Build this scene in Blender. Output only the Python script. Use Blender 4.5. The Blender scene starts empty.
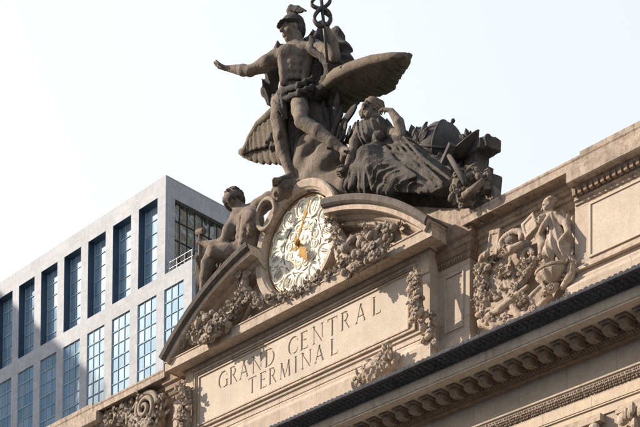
import bpy, bmesh, math, random
import numpy as np
from mathutils import Vector, Matrix
rad = math.radians
SC = bpy.context.scene
COL = SC.collection

# ------------------------------------------------------------------ camera
F, CX, CY = 1584.4565, 320.0, 1041.1
PSI, TH, RHO = rad(45.3552), rad(2.3085), rad(0.4180)
fw = Vector((-math.sin(PSI)*math.cos(TH), math.cos(PSI)*math.cos(TH), math.sin(TH)))
r0 = Vector((math.cos(PSI), math.sin(PSI), 0)); u0 = r0.cross(fw)
rr = r0*math.cos(RHO)+u0*math.sin(RHO); uu = -r0*math.sin(RHO)+u0*math.cos(RHO)
CAM = Vector((52.05577, -49.66633, 1.7)); CZ = 41.59083      # CZ: height of the clock's centre above the street
cd = bpy.data.cameras.new('camera'); cam = bpy.data.objects.new('camera', cd); COL.objects.link(cam)
cam.matrix_world = Matrix(((rr.x, uu.x, -fw.x, CAM.x), (rr.y, uu.y, -fw.y, CAM.y), (rr.z, uu.z, -fw.z, CAM.z), (0, 0, 0, 1)))
cd.sensor_width = 36; cd.lens = F/640*36; cd.shift_y = (CY-213.5)/640; cd.clip_start = .5; cd.clip_end = 6000
SC.camera = cam

# ------------------------------------------------------------------ light
SUN = Vector((1.48, 1, -.98)).normalized()
EL = math.asin(-SUN.z); AZ = math.atan2(-SUN.x, -SUN.y)     # direction towards the sun, clockwise from +Y
w = bpy.data.worlds.new('World'); SC.world = w; w.use_nodes = True
nt = w.node_tree; nt.nodes.clear()
out = nt.nodes.new('ShaderNodeOutputWorld'); bg = nt.nodes.new('ShaderNodeBackground')
sky = nt.nodes.new('ShaderNodeTexSky'); sky.sky_type = 'NISHITA'; sky.sun_disc = False
sky.sun_elevation = EL; sky.sun_rotation = AZ; sky.air_density = 1.2; sky.dust_density = 8.0; sky.ozone_density = 1.0
# thin summer haze whitens the clear sky, a little less on the side away from the sun
hz = nt.nodes.new('ShaderNodeMix'); hz.data_type = 'RGBA'; hz.inputs[0].default_value = .86
tcw = nt.nodes.new('ShaderNodeTexCoord'); spw = nt.nodes.new('ShaderNodeSeparateXYZ'); mrw = nt.nodes.new('ShaderNodeMapRange')
nt.links.new(tcw.outputs['Generated'], spw.inputs[0]); nt.links.new(spw.outputs[0], mrw.inputs[0])
mrw.inputs[1].default_value = -.85; mrw.inputs[2].default_value = -.35; mrw.inputs[3].default_value = 1; mrw.inputs[4].default_value = 0
hc = nt.nodes.new('ShaderNodeMix'); hc.data_type = 'RGBA'; nt.links.new(mrw.outputs[0], hc.inputs[0])
hc.inputs[6].default_value = (4.15, 4.5, 4.95, 1); hc.inputs[7].default_value = (5.1, 5.13, 5.13, 1)
nt.links.new(sky.outputs[0], hz.inputs[6]); nt.links.new(hc.outputs[2], hz.inputs[7])
# overhead the haze thins and the sky turns blue
zr = nt.nodes.new('ShaderNodeMapRange'); nt.links.new(spw.outputs[2], zr.inputs[0])
zr.inputs[1].default_value = .58; zr.inputs[2].default_value = .80; zr.inputs[3].default_value = 0; zr.inputs[4].default_value = 1
zb = nt.nodes.new('ShaderNodeMix'); zb.data_type = 'RGBA'; nt.links.new(zr.outputs[0], zb.inputs[0])
nt.links.new(hz.outputs[2], zb.inputs[6]); zb.inputs[7].default_value = (1.5, 2.4, 3.9, 1)
nt.links.new(zb.outputs[2], bg.inputs[0]); bg.inputs[1].default_value = .13
nt.links.new(bg.outputs[0], out.inputs[0])
sl = bpy.data.lights.new('sun', 'SUN'); sl.energy = 5.0; sl.angle = rad(.5); sl.color = (1, .89, .76)
so = bpy.data.objects.new('sun', sl); COL.objects.link(so)
so.rotation_euler = SUN.to_track_quat('-Z', 'Y').to_euler(); so.location = (-80, -90, 130)
vs = SC.view_settings; vs.view_transform = 'Standard'; vs.look = 'None'; vs.exposure = 0.78; vs.gamma = 1
vs.use_curve_mapping = False
SC.render.engine = 'CYCLES'
SC.cycles.use_denoising = True
SC.cycles.max_bounces = 6; SC.cycles.diffuse_bounces = 4

# ------------------------------------------------------------------ helpers
def at(px, py, Y):
    """a point of the place: the spot on the vertical plane at depth Y that was surveyed at (px, py); z is relative to the clock's centre"""
    d = fw + rr*((px-CX)/F) - uu*((py-CY)/F)
    t = (Y-CAM.y)/d.y
    P = CAM + d*t
    return Vector((P.x, Y, P.z-CZ))

def new_mat(name):
    m = bpy.data.materials.new(name); m.use_nodes = True
    n = m.node_tree; n.nodes.clear(); return m, n
def N(n, t, **kw):
    x = n.nodes.new(t)
    for k, v in kw.items(): setattr(x, k, v)
    return x
def ramp(n, fac, stops):
    r = N(n, 'ShaderNodeValToRGB'); e = r.color_ramp.elements
    while len(e) > 1: e.remove(e[-1])
    e[0].position = stops[0][0]; e[0].color = (*stops[0][1], 1) if len(stops[0][1]) == 3 else stops[0][1]
    for p, c in stops[1:]:
        q = e.new(p); q.color = (*c, 1)
    n.links.new(fac, r.inputs[0]); return r.outputs[0]
def noise(n, vec, scale, detail=5, rough=.6, dist=0):
    x = N(n, 'ShaderNodeTexNoise'); x.inputs['Scale'].default_value = scale; x.inputs['Detail'].default_value = detail
    x.inputs['Roughness'].default_value = rough; x.inputs['Distortion'].default_value = dist
    n.links.new(vec, x.inputs['Vector']); return x.outputs[0]
def mapped(n, vec, s):
    m = N(n, 'ShaderNodeMapping'); m.inputs['Scale'].default_value = s; n.links.new(vec, m.inputs[0]); return m.outputs[0]
def mix(n, f, a, b, mode='MIX'):
    x = N(n, 'ShaderNodeMix', data_type='RGBA', blend_type=mode)
    if isinstance(f, float): x.inputs[0].default_value = f
    else: n.links.new(f, x.inputs[0])
    for i, c in ((6, a), (7, b)):
        if isinstance(c, tuple): x.inputs[i].default_value = (*c, 1)
        else: n.links.new(c, x.inputs[i])
    return x.outputs[2]
G3 = lambda v: (v, v, v)

def stone(name, base, stain, amount=.5, scale=1.0, bump=.02, blocks=False, streak=.4, rough=.85, carve=0, bs=(1.9, .78)):
    """limestone or weathered carving stone: mottling, vertical rain streaks, fine pits, optional ashlar joints"""
    m, n = new_mat(name)
    o = N(n, 'ShaderNodeOutputMaterial'); b = N(n, 'ShaderNodeBsdfPrincipled'); tc = N(n, 'ShaderNodeTexCoord')
    v = tc.outputs['Object']
    n1 = noise(n, v, .55*scale, 6, .62, .4); n2 = noise(n, v, 3.2*scale, 6, .7)
    n3 = noise(n, mapped(n, v, (2.6*scale, 2.6*scale, .22*scale)), 1.0, 6, .65)
    n4 = noise(n, v, 17*scale, 4, .7)
    dark = tuple(c*.62 for c in base); lite = tuple(min(1, c*1.12) for c in base)
    c = ramp(n, n1, [(.3, dark if amount > .6 else tuple(x*.86 for x in base)), (.52, base), (.75, lite)])
    c = mix(n, ramp(n, n2, [(.45, G3(0)), (.72, G3(amount))]), c, stain)
    c = mix(n, ramp(n, n3, [(.5, G3(0)), (.72, G3(streak))]), c, stain)
    c = mix(n, .5, c, mix(n, 1.0, c, ramp(n, n4, [(.3, G3(.72)), (.6, G3(1.08))]), 'MULTIPLY'))
    h = N(n, 'ShaderNodeMath', operation='ADD'); n.links.new(n2, h.inputs[0]); n.links.new(n4, h.inputs[1])
    hh = h.outputs[0]
    if blocks:
        sp = N(n, 'ShaderNodeSeparateXYZ'); n.links.new(v, sp.inputs[0]); cb = N(n, 'ShaderNodeCombineXYZ')
        ad = N(n, 'ShaderNodeMath', operation='ADD'); n.links.new(sp.outputs[0], ad.inputs[0]); n.links.new(sp.outputs[1], ad.inputs[1])
        n.links.new(ad.outputs[0], cb.inputs[0]); n.links.new(sp.outputs[2], cb.inputs[1])
        br = N(n, 'ShaderNodeTexBrick'); n.links.new(cb.outputs[0], br.inputs['Vector'])
        br.inputs['Color1'].default_value = (1, 1, 1, 1); br.inputs['Color2'].default_value = (.83, .83, .84, 1); br.inputs['Mortar'].default_value = (.5, .46, .42, 1)
        br.inputs['Scale'].default_value = 1; br.inputs['Mortar Size'].default_value = .011; br.inputs['Brick Width'].default_value = bs[0]; br.inputs['Row Height'].default_value = bs[1]
        br.inputs['Bias'].default_value = -.2
        c = mix(n, .8, c, mix(n, 1.0, c, br.outputs[0], 'MULTIPLY'))
    bp = N(n, 'ShaderNodeBump'); bp.inputs['Strength'].default_value = 1.0; bp.inputs['Distance'].default_value = bump
    n.links.new(hh, bp.inputs['Height'])
    n.links.new(bp.outputs[0], b.inputs['Normal'])
    n.links.new(c, b.inputs['Base Color']); b.inputs['Roughness'].default_value = rough
    b.inputs['Specular IOR Level'].default_value = .25
    n.links.new(b.outputs[0], o.inputs[0]); return m

def plain(name, col, rough=.6, metal=0., var=.25, scale=6, bump=0, spec=.5):
    m, n = new_mat(name)
    o = N(n, 'ShaderNodeOutputMaterial'); b = N(n, 'ShaderNodeBsdfPrincipled'); tc = N(n, 'ShaderNodeTexCoord')
    nn = noise(n, tc.outputs['Object'], scale, 5, .65)
    c = ramp(n, nn, [(.3, tuple(x*(1-var) for x in col)), (.7, tuple(min(1, x*(1+var)) for x in col))])
    n.links.new(c, b.inputs['Base Color']); b.inputs['Roughness'].default_value = rough; b.inputs['Metallic'].default_value = metal
    b.inputs['Specular IOR Level'].default_value = spec
    if bump:
        bp = N(n, 'ShaderNodeBump'); bp.inputs['Distance'].default_value = bump; n.links.new(nn, bp.inputs['Height']); n.links.new(bp.outputs[0], b.inputs['Normal'])
    n.links.new(b.outputs[0], o.inputs[0]); return m

LIME = (.45, .365, .29)
M_WALL = stone('limestone_ashlar', LIME, (.27, .20, .145), .42, 1, .008, True, .6, bs=(2.45, 2.2))
M_PANEL = stone('limestone_panel', (.48, .405, .33), (.36, .27, .19), .2, .8, .004, False, .22)
M_TRIM = stone('limestone_trim', (.46, .365, .285), (.16, .12, .09), .5, 1.3, .012, False, .6)
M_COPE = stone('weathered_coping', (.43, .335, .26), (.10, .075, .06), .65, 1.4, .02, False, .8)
M_SOFT = stone('brown_limestone', (.27, .19, .135), (.09, .07, .055), .6, 1.2, .012, False, .5)  # darker brown limestone for dentils and carved mouldings
M_CARVE = stone('carved_limestone', (.34, .27, .21), (.12, .09, .07), .6, 1.6, .02, False, .6)
M_CARVEL = stone('pale_carved_limestone', (.44, .345, .265), (.15, .115, .09), .55, 1.9, .03, False, .55)
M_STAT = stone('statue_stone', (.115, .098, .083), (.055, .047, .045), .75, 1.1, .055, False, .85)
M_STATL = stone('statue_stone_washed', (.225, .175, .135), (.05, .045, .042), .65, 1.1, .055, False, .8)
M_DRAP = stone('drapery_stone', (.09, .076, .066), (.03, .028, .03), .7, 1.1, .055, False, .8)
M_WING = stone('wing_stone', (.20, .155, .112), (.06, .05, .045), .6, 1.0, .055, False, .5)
M_STATW = stone('sunlit_statue_stone', (.25, .19, .145), (.08, .06, .05), .6, 1.2, .055, False, .7)  # warmer, paler copy of the statue stone; sunlight put into the colour
M_HOOD = stone('shaded_sooty_hood', (.13, .105, .088), (.04, .036, .034), .7, 1.2, .02, False, .6)  # soot and the arch soffit's shade are both put into this tone
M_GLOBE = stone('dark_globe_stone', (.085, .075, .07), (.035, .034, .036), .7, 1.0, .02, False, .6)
M_SIMA = stone('dark_shaded_cresting', (.085, .09, .102), (.013, .014, .020), .9, 2.6, .03, False, .5, rough=.8)  # blue-black carries the underside's shade together with dark stain
M_MODIL = stone('modillion_stone', (.25, .20, .16), (.09, .075, .06), .5, 1.5, .02, False, .4)
M_GOLD = plain('gilded_hand', (.36, .20, .05), .75, .0, .3, 6, 0, .2)
M_DIAL = stone('dial_ivory', (.86, .80, .67), (.62, .52, .38), .25, 3.0, .004, False, .1, rough=.9)
M_DIALIN = stone('dial_inner', (.86, .80, .66), (.56, .44, .28), .35, 3.0, .006, False, .2, rough=.6)
M_BRONZE = plain('dark_bronze', (.05, .042, .036), .5, .6, .4, 8)

def tag(o, label=None, cat=None, group=None, kind=None):
    if label: o['label'] = label
    if cat: o['category'] = cat
    if group: o['group'] = group
    if kind: o['kind'] = kind
    return o
def empty(name, loc, label, cat, group=None):
    o = bpy.data.objects.new(name, None); COL.objects.link(o); o.location = loc; o.empty_display_size = .3
    return tag(o, label, cat, group)
def link_mesh(name, me, mat, parent=None):
    if mat and not len(me.materials): me.materials.append(mat)
    o = bpy.data.objects.new(name, me); COL.objects.link(o)
    if parent is not None:
        o.parent = parent
        p = parent; L = Vector((0, 0, 0))
        while p is not None: L += p.location; p = p.parent
        o.location = Vector((0, 0, CZ)) - L
    else: o.location = (0, 0, CZ)
    return o
# every mesh is written in coordinates whose z is 0 at the clock's centre

class MB:
    def __init__(s): s.v = []; s.f = []
    def box(s, a, b):
        x0, y0, z0 = a; x1, y1, z1 = b; i = len(s.v)
        s.v += [(x0, y0, z0), (x1, y0, z0), (x1, y1, z0), (x0, y1, z0), (x0, y0, z1), (x1, y0, z1), (x1, y1, z1), (x0, y1, z1)]
        s.f += [tuple(i+k for k in q) for q in ((0, 3, 2, 1), (4, 5, 6, 7), (0, 1, 5, 4), (1, 2, 6, 5), (2, 3, 7, 6), (3, 0, 4, 7))]; return s
    def raw(s, v, f):
        i = len(s.v); s.v += [tuple(p) for p in v]; s.f += [tuple(i+k for k in q) for q in f]; return s
    def prism(s, poly, y0, y1):
        """poly in (x, z), counter-clockwise seen from -Y"""
        n = len(poly); i = len(s.v)
        s.v += [(x, y0, z) for x, z in poly]+[(x, y1, z) for x, z in poly]
        s.f.append(tuple(i+k for k in range(n))); s.f.append(tuple(i+n+k for k in range(n))[::-1])
        for k in range(n): s.f.append((i+k, i+n+k, i+n+(k+1) % n, i+(k+1) % n))
        return s
    def tube(s, pts, rs, seg=8, cap=True):
        pts = [Vector(p) for p in pts]; n = len(pts)
        if not hasattr(rs, '__len__'): rs = [rs]*n
        i = len(s.v); prev = None
        for k in range(n):
            t = (pts[min(k+1, n-1)]-pts[max(k-1, 0)]).normalized()
            a = prev if prev is not None else (Vector((0, 0, 1)) if abs(t.z) < .9 else Vector((1, 0, 0)))
            a = (a-t*a.dot(t)).normalized(); b = t.cross(a); prev = a
            for j in range(seg):
                q = 2*math.pi*j/seg; s.v.append(tuple(pts[k]+(a*math.cos(q)+b*math.sin(q))*rs[k]))
        for k in range(n-1):
            for j in range(seg):
                s.f.append((i+k*seg+j, i+k*seg+(j+1) % seg, i+(k+1)*seg+(j+1) % seg, i+(k+1)*seg+j))
        if cap:
            s.f.append(tuple(i+j for j in range(seg))[::-1]); s.f.append(tuple(i+(n-1)*seg+j for j in range(seg)))
        return s
    def ball(s, c, r, rot=None, seg=10, rings=7, bump=0, rng=None):
        c = Vector(c); r = (r, r, r) if not hasattr(r, '__len__') else r; i = len(s.v)
        R = rot or Matrix.Identity(3); ph = rng.random()*6 if rng else 0
        pts = [(0, 0, 1)]+[(math.sin(math.pi*a/rings)*math.cos(2*math.pi*b/seg), math.sin(math.pi*a/rings)*math.sin(2*math.pi*b/seg), math.cos(math.pi*a/rings)) for a in range(1, rings) for b in range(seg)]+[(0, 0, -1)]
        for p in pts:
            k = 1+bump*math.sin(p[0]*9+ph)*math.sin(p[1]*8+ph)*math.sin(p[2]*7+ph) if bump else 1
            s.v.append(tuple(c+R@Vector((p[0]*r[0]*k, p[1]*r[1]*k, p[2]*r[2]*k))))
        last = i+len(pts)-1
        for b in range(seg):
            s.f.append((i, i+1+b, i+1+(b+1) % seg))
            for a in range(rings-2):
                q = i+1+a*seg; s.f.append((q+b, q+seg+b, q+seg+(b+1) % seg, q+(b+1) % seg))
            q = i+1+(rings-2)*seg; s.f.append((last, q+(b+1) % seg, q+b))
        return s
    def build(s, name, mat, parent=None, smooth=False, auto=None):
        me = bpy.data.meshes.new(name); me.from_pydata(s.v, [], s.f); me.update()
        bm = bmesh.new(); bm.from_mesh(me); bmesh.ops.recalc_face_normals(bm, faces=bm.faces); bm.to_mesh(me); bm.free()
        if smooth: me.polygons.foreach_set('use_smooth', [True]*len(me.polygons))
        return link_mesh(name, me, mat, parent)

def sweep(mb, path, prof, closed=True):
    """profile [(out, z)] swept along a plan path [(x, y)] with mitred corners; out is to the right of travel"""
    n = len(path); rows = []
    for k in range(n):
        P = Vector(path[k]).to_2d() if False else Vector((path[k][0], path[k][1]))
        ds = []
        if k > 0: ds.append((P-Vector(path[k-1])).normalized())
        if k < n-1: ds.append((Vector(path[k+1])-P).normalized())
        ns = [Vector((d.y, -d.x)) for d in ds]
        m = ns[0] if len(ns) == 1 else (ns[0]+ns[1])/(1+ns[0].dot(ns[1]))
        rows.append([(P.x+m.x*o, P.y+m.y*o, z) for o, z in prof])
    L = len(prof); i = len(mb.v)
    for r_ in rows: mb.v += r_
    for k in range(n-1):
        for j in range(L if closed else L-1):
            a, b = i+k*L+j, i+k*L+(j+1) % L; mb.f.append((a, b, b+L, a+L))
    if closed:
        mb.f.append(tuple(i+j for j in range(L))); mb.f.append(tuple(i+(n-1)*L+j for j in range(L))[::-1])
    return mb

# ------------------------------------------------------------------ implicit modelling for the carved figures
class SDF:
    def __init__(s, lo, hi, h):
        s.h = h; s.lo = np.array(lo, float); s.n = np.ceil((np.array(hi)-s.lo)/h).astype(int)+1
        s.F = np.full(tuple(s.n), 1.0, np.float32)
        s.ax = [(s.lo[i]+h*np.arange(s.n[i])).astype(np.float32) for i in range(3)]
    def _do(s, lo, hi, fn, k, op, fold):
        pad = k+3*s.h+.12
        a = np.maximum(0, np.floor((np.array(lo)-pad-s.lo)/s.h).astype(int)); b = np.minimum(s.n, np.ceil((np.array(hi)+pad-s.lo)/s.h).astype(int)+1)
        if (b <= a).any(): return s
        X = s.ax[0][a[0]:b[0], None, None]; Y = s.ax[1][None, a[1]:b[1], None]; Z = s.ax[2][None, None, a[2]:b[2]]
        d = fn(X, Y, Z).astype(np.float32)
        if fold is not None: d = d+fold(X, Y, Z)
        S = s.F[a[0]:b[0], a[1]:b[1], a[2]:b[2]]
        if op == 'sub': d = -d; t = np.clip(.5+.5*(d-S)/k, 0, 1); S[...] = S*(1-t)+d*t+k*t*(1-t)
        else: t = np.clip(.5+.5*(d-S)/k, 0, 1); S[...] = d*(1-t)+S*t-k*t*(1-t)
        return s
    def cap(s, a, b, ra, rb, k=.12, op='add', fold=None):
        a = np.array(a); b = np.array(b); ba = b-a; q = max(float(ba@ba), 1e-6); R = max(ra, rb)
        def fn(X, Y, Z):
            x, y, z = X-a[0], Y-a[1], Z-a[2]; t = np.clip((x*ba[0]+y*ba[1]+z*ba[2])/q, 0, 1)
            return np.sqrt((x-t*ba[0])**2+(y-t*ba[1])**2+(z-t*ba[2])**2)-(ra+(rb-ra)*t)
        return s._do(np.minimum(a, b)-R, np.maximum(a, b)+R, fn, k, op, fold)
    def chain(s, pts, rs, k=.08, op='add', fold=None):
        if not hasattr(rs, '__len__'): rs = [rs]*len(pts)
        for i in range(len(pts)-1): s.cap(pts[i], pts[i+1], rs[i], rs[i+1], k, op, fold)
        return s
    def ell(s, c, r, k=.12, op='add', fold=None, rot=None):
        c = np.array(c); R = np.array(rot) if rot is not None else np.eye(3); m = max(r)
        def fn(X, Y, Z):
            x, y, z = X-c[0], Y-c[1], Z-c[2]
            p = [R[0][i]*x+R[1][i]*y+R[2][i]*z for i in range(3)]
            k0 = np.sqrt((p[0]/r[0])**2+(p[1]/r[1])**2+(p[2]/r[2])**2); k1 = np.sqrt((p[0]/r[0]**2)**2+(p[1]/r[1]**2)**2+(p[2]/r[2]**2)**2)+1e-6
            return k0*(k0-1)/k1
        return s._do(c-m, c+m, fn, k, op, fold)
    def box(s, c, r, k=.05, op='add', fold=None, rot=None, rd=.04):
        c = np.array(c); R = np.array(rot) if rot is not None else np.eye(3); m = float(np.linalg.norm(r))
        def fn(X, Y, Z):
            x, y, z = X-c[0], Y-c[1], Z-c[2]
            q = [np.abs(R[0][i]*x+R[1][i]*y+R[2][i]*z)-(r[i]-rd) for i in range(3)]
            o = np.sqrt(np.maximum(q[0], 0)**2+np.maximum(q[1], 0)**2+np.maximum(q[2], 0)**2)
            return o+np.minimum(np.maximum(q[0], np.maximum(q[1], q[2])), 0)-rd
        return s._do(c-m, c+m, fn, k, op, fold)
    def torus(s, c, R1, r2, rot=None, k=.05, op='add'):
        """ring about the local z axis"""
        c = np.array(c); R = np.array(rot) if rot is not None else np.eye(3)
        def fn(X, Y, Z):
            x, y, z = X-c[0], Y-c[1], Z-c[2]
            p = [R[0][i]*x+R[1][i]*y+R[2][i]*z for i in range(3)]
            return np.sqrt((np.sqrt(p[0]**2+p[1]**2)-R1)**2+p[2]**2)-r2
        return s._do(c-R1-r2, c+R1+r2, fn, k, op, None)
    def mesh(s, name, mat, parent=None):
        F = s.F; F[0] = 1; F[-1] = 1; F[:, 0] = 1; F[:, -1] = 1; F[:, :, 0] = 1; F[:, :, -1] = 1
        X, Y, Z = s.ax[0][:, None, None], s.ax[1][None, :, None], s.ax[2][None, None, :]
        F += (.007*np.sin(9*X+2.1*np.sin(5*Z))*np.sin(8*Y+1.7*np.sin(6*X))*np.sin(9.5*Z+1.9*np.sin(7*Y))+.004*np.sin(23*X+11*Y)*np.sin(21*Z-9*X)).astype(np.float32)
        ins = F < 0; n = np.array(F.shape)-1
        cnt = np.zeros(tuple(n), np.int8)
        C8 = [(i, j, k) for i in (0, 1) for j in (0, 1) for k in (0, 1)]
        sl_ = lambda o: tuple(slice(o[a], o[a]+n[a]) for a in range(3))
        for o in C8: cnt += ins[sl_(o)]
        cells = np.argwhere((cnt > 0) & (cnt < 8))
        idx = np.full(tuple(n), -1, np.int64); idx[tuple(cells.T)] = np.arange(len(cells))
        acc = np.zeros((len(cells), 3)); num = np.zeros(len(cells))
        for o in C8:
            for a in range(3):
                if o[a]: continue
                o2 = list(o); o2[a] = 1
                f0 = F[tuple((cells+o).T)]; f1 = F[tuple((cells+o2).T)]
                m = (f0 < 0) != (f1 < 0)
                t = np.where(m, f0/np.where(m, f0-f1, 1), 0)
                p = np.array(o, float)[None].repeat(len(cells), 0); p[:, a] += t
                acc += p*m[:, None]; num += m
        V = (cells+acc/num[:, None])*s.h+s.lo
        quads = []
        for a in range(3):
            b, c = (a+1) % 3, (a+2) % 3
            s0 = [slice(1, -1)]*3; s0[a] = slice(0, -1); s1 = list(s0); s1[a] = slice(1, None)
            A = ins[tuple(s0)]; B = ins[tuple(s1)]
            for flip, msk in ((0, A & ~B), (1, ~A & B)):
                e = np.argwhere(msk); off = np.ones(3, int); off[a] = 0; e = e+off
                def g(db, dc):
                    q = e.copy(); q[:, b] += db; q[:, c] += dc; return idx[tuple(q.T)]
                Q = np.stack([g(-1, -1), g(0, -1), g(0, 0), g(-1, 0)], 1)
                quads.append(Q[:, ::-1] if flip else Q)
        Q = np.concatenate(quads); Q = Q[(Q >= 0).all(1)]
        me = bpy.data.meshes.new(name); me.vertices.add(len(V)); me.vertices.foreach_set('co', V.astype(np.float32).ravel())
        me.loops.add(Q.size); me.loops.foreach_set('vertex_index', Q.astype(np.int32).ravel())
        me.polygons.add(len(Q)); me.polygons.foreach_set('loop_start', np.arange(0, Q.size, 4, dtype=np.int32)); me.polygons.foreach_set('loop_total', np.full(len(Q), 4, np.int32))
        me.update(calc_edges=True); me.polygons.foreach_set('use_smooth', np.ones(len(Q), bool))
        s.F = None
        return link_mesh(name, me, mat, parent)

def folds(d, freq, amp, warp=1.0, seed=0):
    d = Vector(d).normalized()
    def fn(X, Y, Z):
        wv = warp*(np.sin(1.3*X+.9*Z+seed)+np.sin(1.1*Y-1.7*Z+2*seed)+.5*np.sin(2.9*X+2.3*Y+1.9*Z+seed))
        ph = (d.x*X+d.y*Y+d.z*Z)*freq+wv
        return (amp*(np.abs(np.sin(ph))**.7*1.3-.7+.3*np.sin(ph*2.3+wv))).astype(np.float32)
    return fn
def lumps(freq, amp, seed=0):
    def fn(X, Y, Z):
        a = np.sin(freq*X+1.7*np.sin(freq*.6*Z+seed)+seed)*np.sin(freq*Y+1.3*np.sin(freq*.7*X)+2*seed)*np.sin(freq*Z+1.5*np.sin(freq*.8*Y)+3*seed)
        b = np.sin(2.3*freq*X+2*seed)*np.sin(2.1*freq*Y+seed)*np.sin(2.2*freq*Z)
        return (amp*(a*1.4+b*.6)).astype(np.float32)
    return fn
def basis(f, u):
    """columns: local x (right), y (forward), z (up)"""
    f = Vector(f).normalized(); u = Vector(u); u = (u-f*u.dot(f)).normalized(); r = f.cross(u)
    return Matrix((r, f, u)).transposed()

def head_sdf(S, c, f, u, s, beard=0, female=0):
    """head about point c, facing f; s = head height"""
    R = basis(f, u); c = Vector(c)
    P = lambda x, y, z: np.array(c+R@Vector((x*s, y*s, z*s)))
    S.ell(P(0, -.06, .10), (.34*s, .42*s, .38*s), .05, rot=R)
    S.ell(P(0, .10, -.14), (.26*s, .30*s, .34*s), .10*s, rot=R)
    S.ell(P(0, .20, -.40), (.13*s, .13*s, .10*s), .10*s, rot=R)                 # chin
    S.cap(P(0, .37, .10), P(0, .49, -.10), .035*s, .065*s, .05*s)               # nose
    S.cap(P(-.2, .34, .12), P(.2, .34, .12), .05*s, .05*s, .05*s)               # brow
    for q in (-1, 1):
        S.ell(P(q*.14, .41, .03), (.085*s, .08*s, .055*s), .04*s, op='sub', rot=R)
        S.ell(P(q*.14, .33, .025), (.06*s, .06*s, .04*s), .02*s, rot=R)
        S.ell(P(q*.19, .24, -.12), (.11*s, .12*s, .11*s), .08*s, rot=R)         # cheek
        S.ell(P(q*.34, -.02, -.02), (.04*s, .09*s, .13*s), .03*s, rot=R)        # ear
    S.cap(P(-.08, .385, -.215), P(.08, .385, -.215), .032*s, .032*s, .02*s)
    S.cap(P(-.065, .38, -.285), P(.065, .38, -.285), .034*s, .034*s, .02*s)
    S.cap(P(-.10, .44, -.25), P(.10, .44, -.25), .014*s, .014*s, .02*s, op='sub')
    return P
def hand_sdf(S, wrist, d, pn, s, curl=.5, side=1):
    """hand from the wrist along d, palm normal pn; s = hand length"""
    d = Vector(d).normalized(); pn = Vector(pn); pn = (pn-d*pn.dot(d)).normalized(); sd = d.cross(pn)*side; w_ = Vector(wrist)
    A = np.array
    for q in (-.5, -.17, .17, .5):
        S.cap(A(w_+sd*q*.2*s), A(w_+d*.46*s+sd*q*.42*s), .105*s, .10*s, .05*s)
    for q, L in ((-.5, .40), (-.17, .48), (.17, .45), (.5, .34)):
        p = w_+d*.46*s+sd*q*.44*s; dd = d+sd*q*.25; a = curl*(1+.25*q)
        for j, l in enumerate((.45, .33, .25)):
            ang = a*(j+.6); v = dd*math.cos(ang)+pn*math.sin(ang); p2 = p+v*l*L*s
            S.cap(A(p), A(p2), (.062-.008*j)*s, (.056-.008*j)*s, .015*s); p = p2
    p = w_+d*.14*s-sd*.16*s; v = (d*.6-sd*.75+pn*.35).normalized(); p2 = p+v*.28*s; v2 = (d*.9-sd*.2+pn*.5).normalized()
    S.cap(A(p), A(p2), .085*s, .07*s, .04*s); S.cap(A(p2), A(p2+v2*.24*s), .066*s, .05*s, .02*s)
def foot_sdf(S, ankle, d, s, up=(0, 0, 1)):
    a = Vector(ankle); d = Vector(d).normalized(); u = Vector(up); sd = d.cross(u).normalized(); A = np.array
    S.cap(A(a), A(a-d*.16*s-u*.20*s), .14*s, .14*s, .06*s)
    S.cap(A(a-u*.02*s), A(a+d*.45*s-u*.24*s), .15*s, .12*s, .08*s)
    for k in range(5):
        q = (k-2)*.08; S.cap(A(a+d*.45*s+sd*q*s-u*.25*s), A(a+d*(.66-.03*abs(k-.5))*s+sd*q*1.15*s-u*.30*s), .055*s, .048*s, .02*s)

# ------------------------------------------------------------------ the street
g = MB(); g.raw([(-1500, -1500, -CZ), (1500, -1500, -CZ), (1500, 1500, -CZ), (-1500, 1500, -CZ)], [(0, 1, 2, 3)])
tag(g.build('ground', plain('paving', (.21, .205, .20), .9, 0, .2, 1.5)), kind='structure')
g = MB(); g.raw([(-600, -34, -CZ+.004), (600, -34, -CZ+.004), (600, -8, -CZ+.004), (-600, -8, -CZ+.004)], [(0, 1, 2, 3)])
tag(g.build('road', plain('asphalt', (.06, .06, .06), .9, 0, .3, 3)), kind='structure')
g = MB()
for y in (-34.3, -8): g.box((-600, y, -CZ), (600, y+.3, -CZ+.13))
tag(g.build('kerb', plain('granite_kerb', (.3, .3, .29), .9)), kind='structure')

# ------------------------------------------------------------------ terminal building
T = empty('terminal_building', (0, 8, 0), 'limestone railway terminal with broken arched pediment and carved name panel', 'building')
WALLP = [(-46, .5), (-15.3, .5), (-15.3, 1.1), (-9.8, 1.1), (-9.8, .6), (-8.15, .6), (-8.15, 0), (8.1, 0), (8.1, .6), (9.8, .6), (9.8, 1.1), (15.3, 1.1), (15.3, .5), (46, .5)]
def body(path, z0, z1, back):
    poly = [(x, y) for x, y in path]+[(path[-1][0], back), (path[0][0], back)]
    n = len(poly); v = [(x, y, z0) for x, y in poly]+[(x, y, z1) for x, y in poly]
    f = [tuple(range(n))[::-1], tuple(range(n, 2*n))]+[(k, (k+1) % n, n+(k+1) % n, n+k) for k in range(n)]
    return v, f
# attic wall (its top is the parapet)
mb = MB(); mb.raw(*body(WALLP, -9.0, -2.75, 6)); mb.build('attic_wall', M_WALL, T)
mb = MB(); mb.box((-46, .12, -12.2), (46, 6, -9.03)); mb.box((-46, 6.003, -12.2), (46, 40, -4.0))
for k in range(-3, 4): mb.box((k*13-3.2+6.5, .1, -CZ+.5), (k*13+3.2+6.5, 6, -12.2))
mb.box((-46, 1.6, -CZ), (46, 39, -12.25))
mb.build('wall', M_WALL, T)
mb = MB(); mb.box((-46, 6.2, -3.98), (46, 39.6, -3.7)); mb.build('roof', plain('roof_copper', (.12, .17, .15), .8), T)
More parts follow.
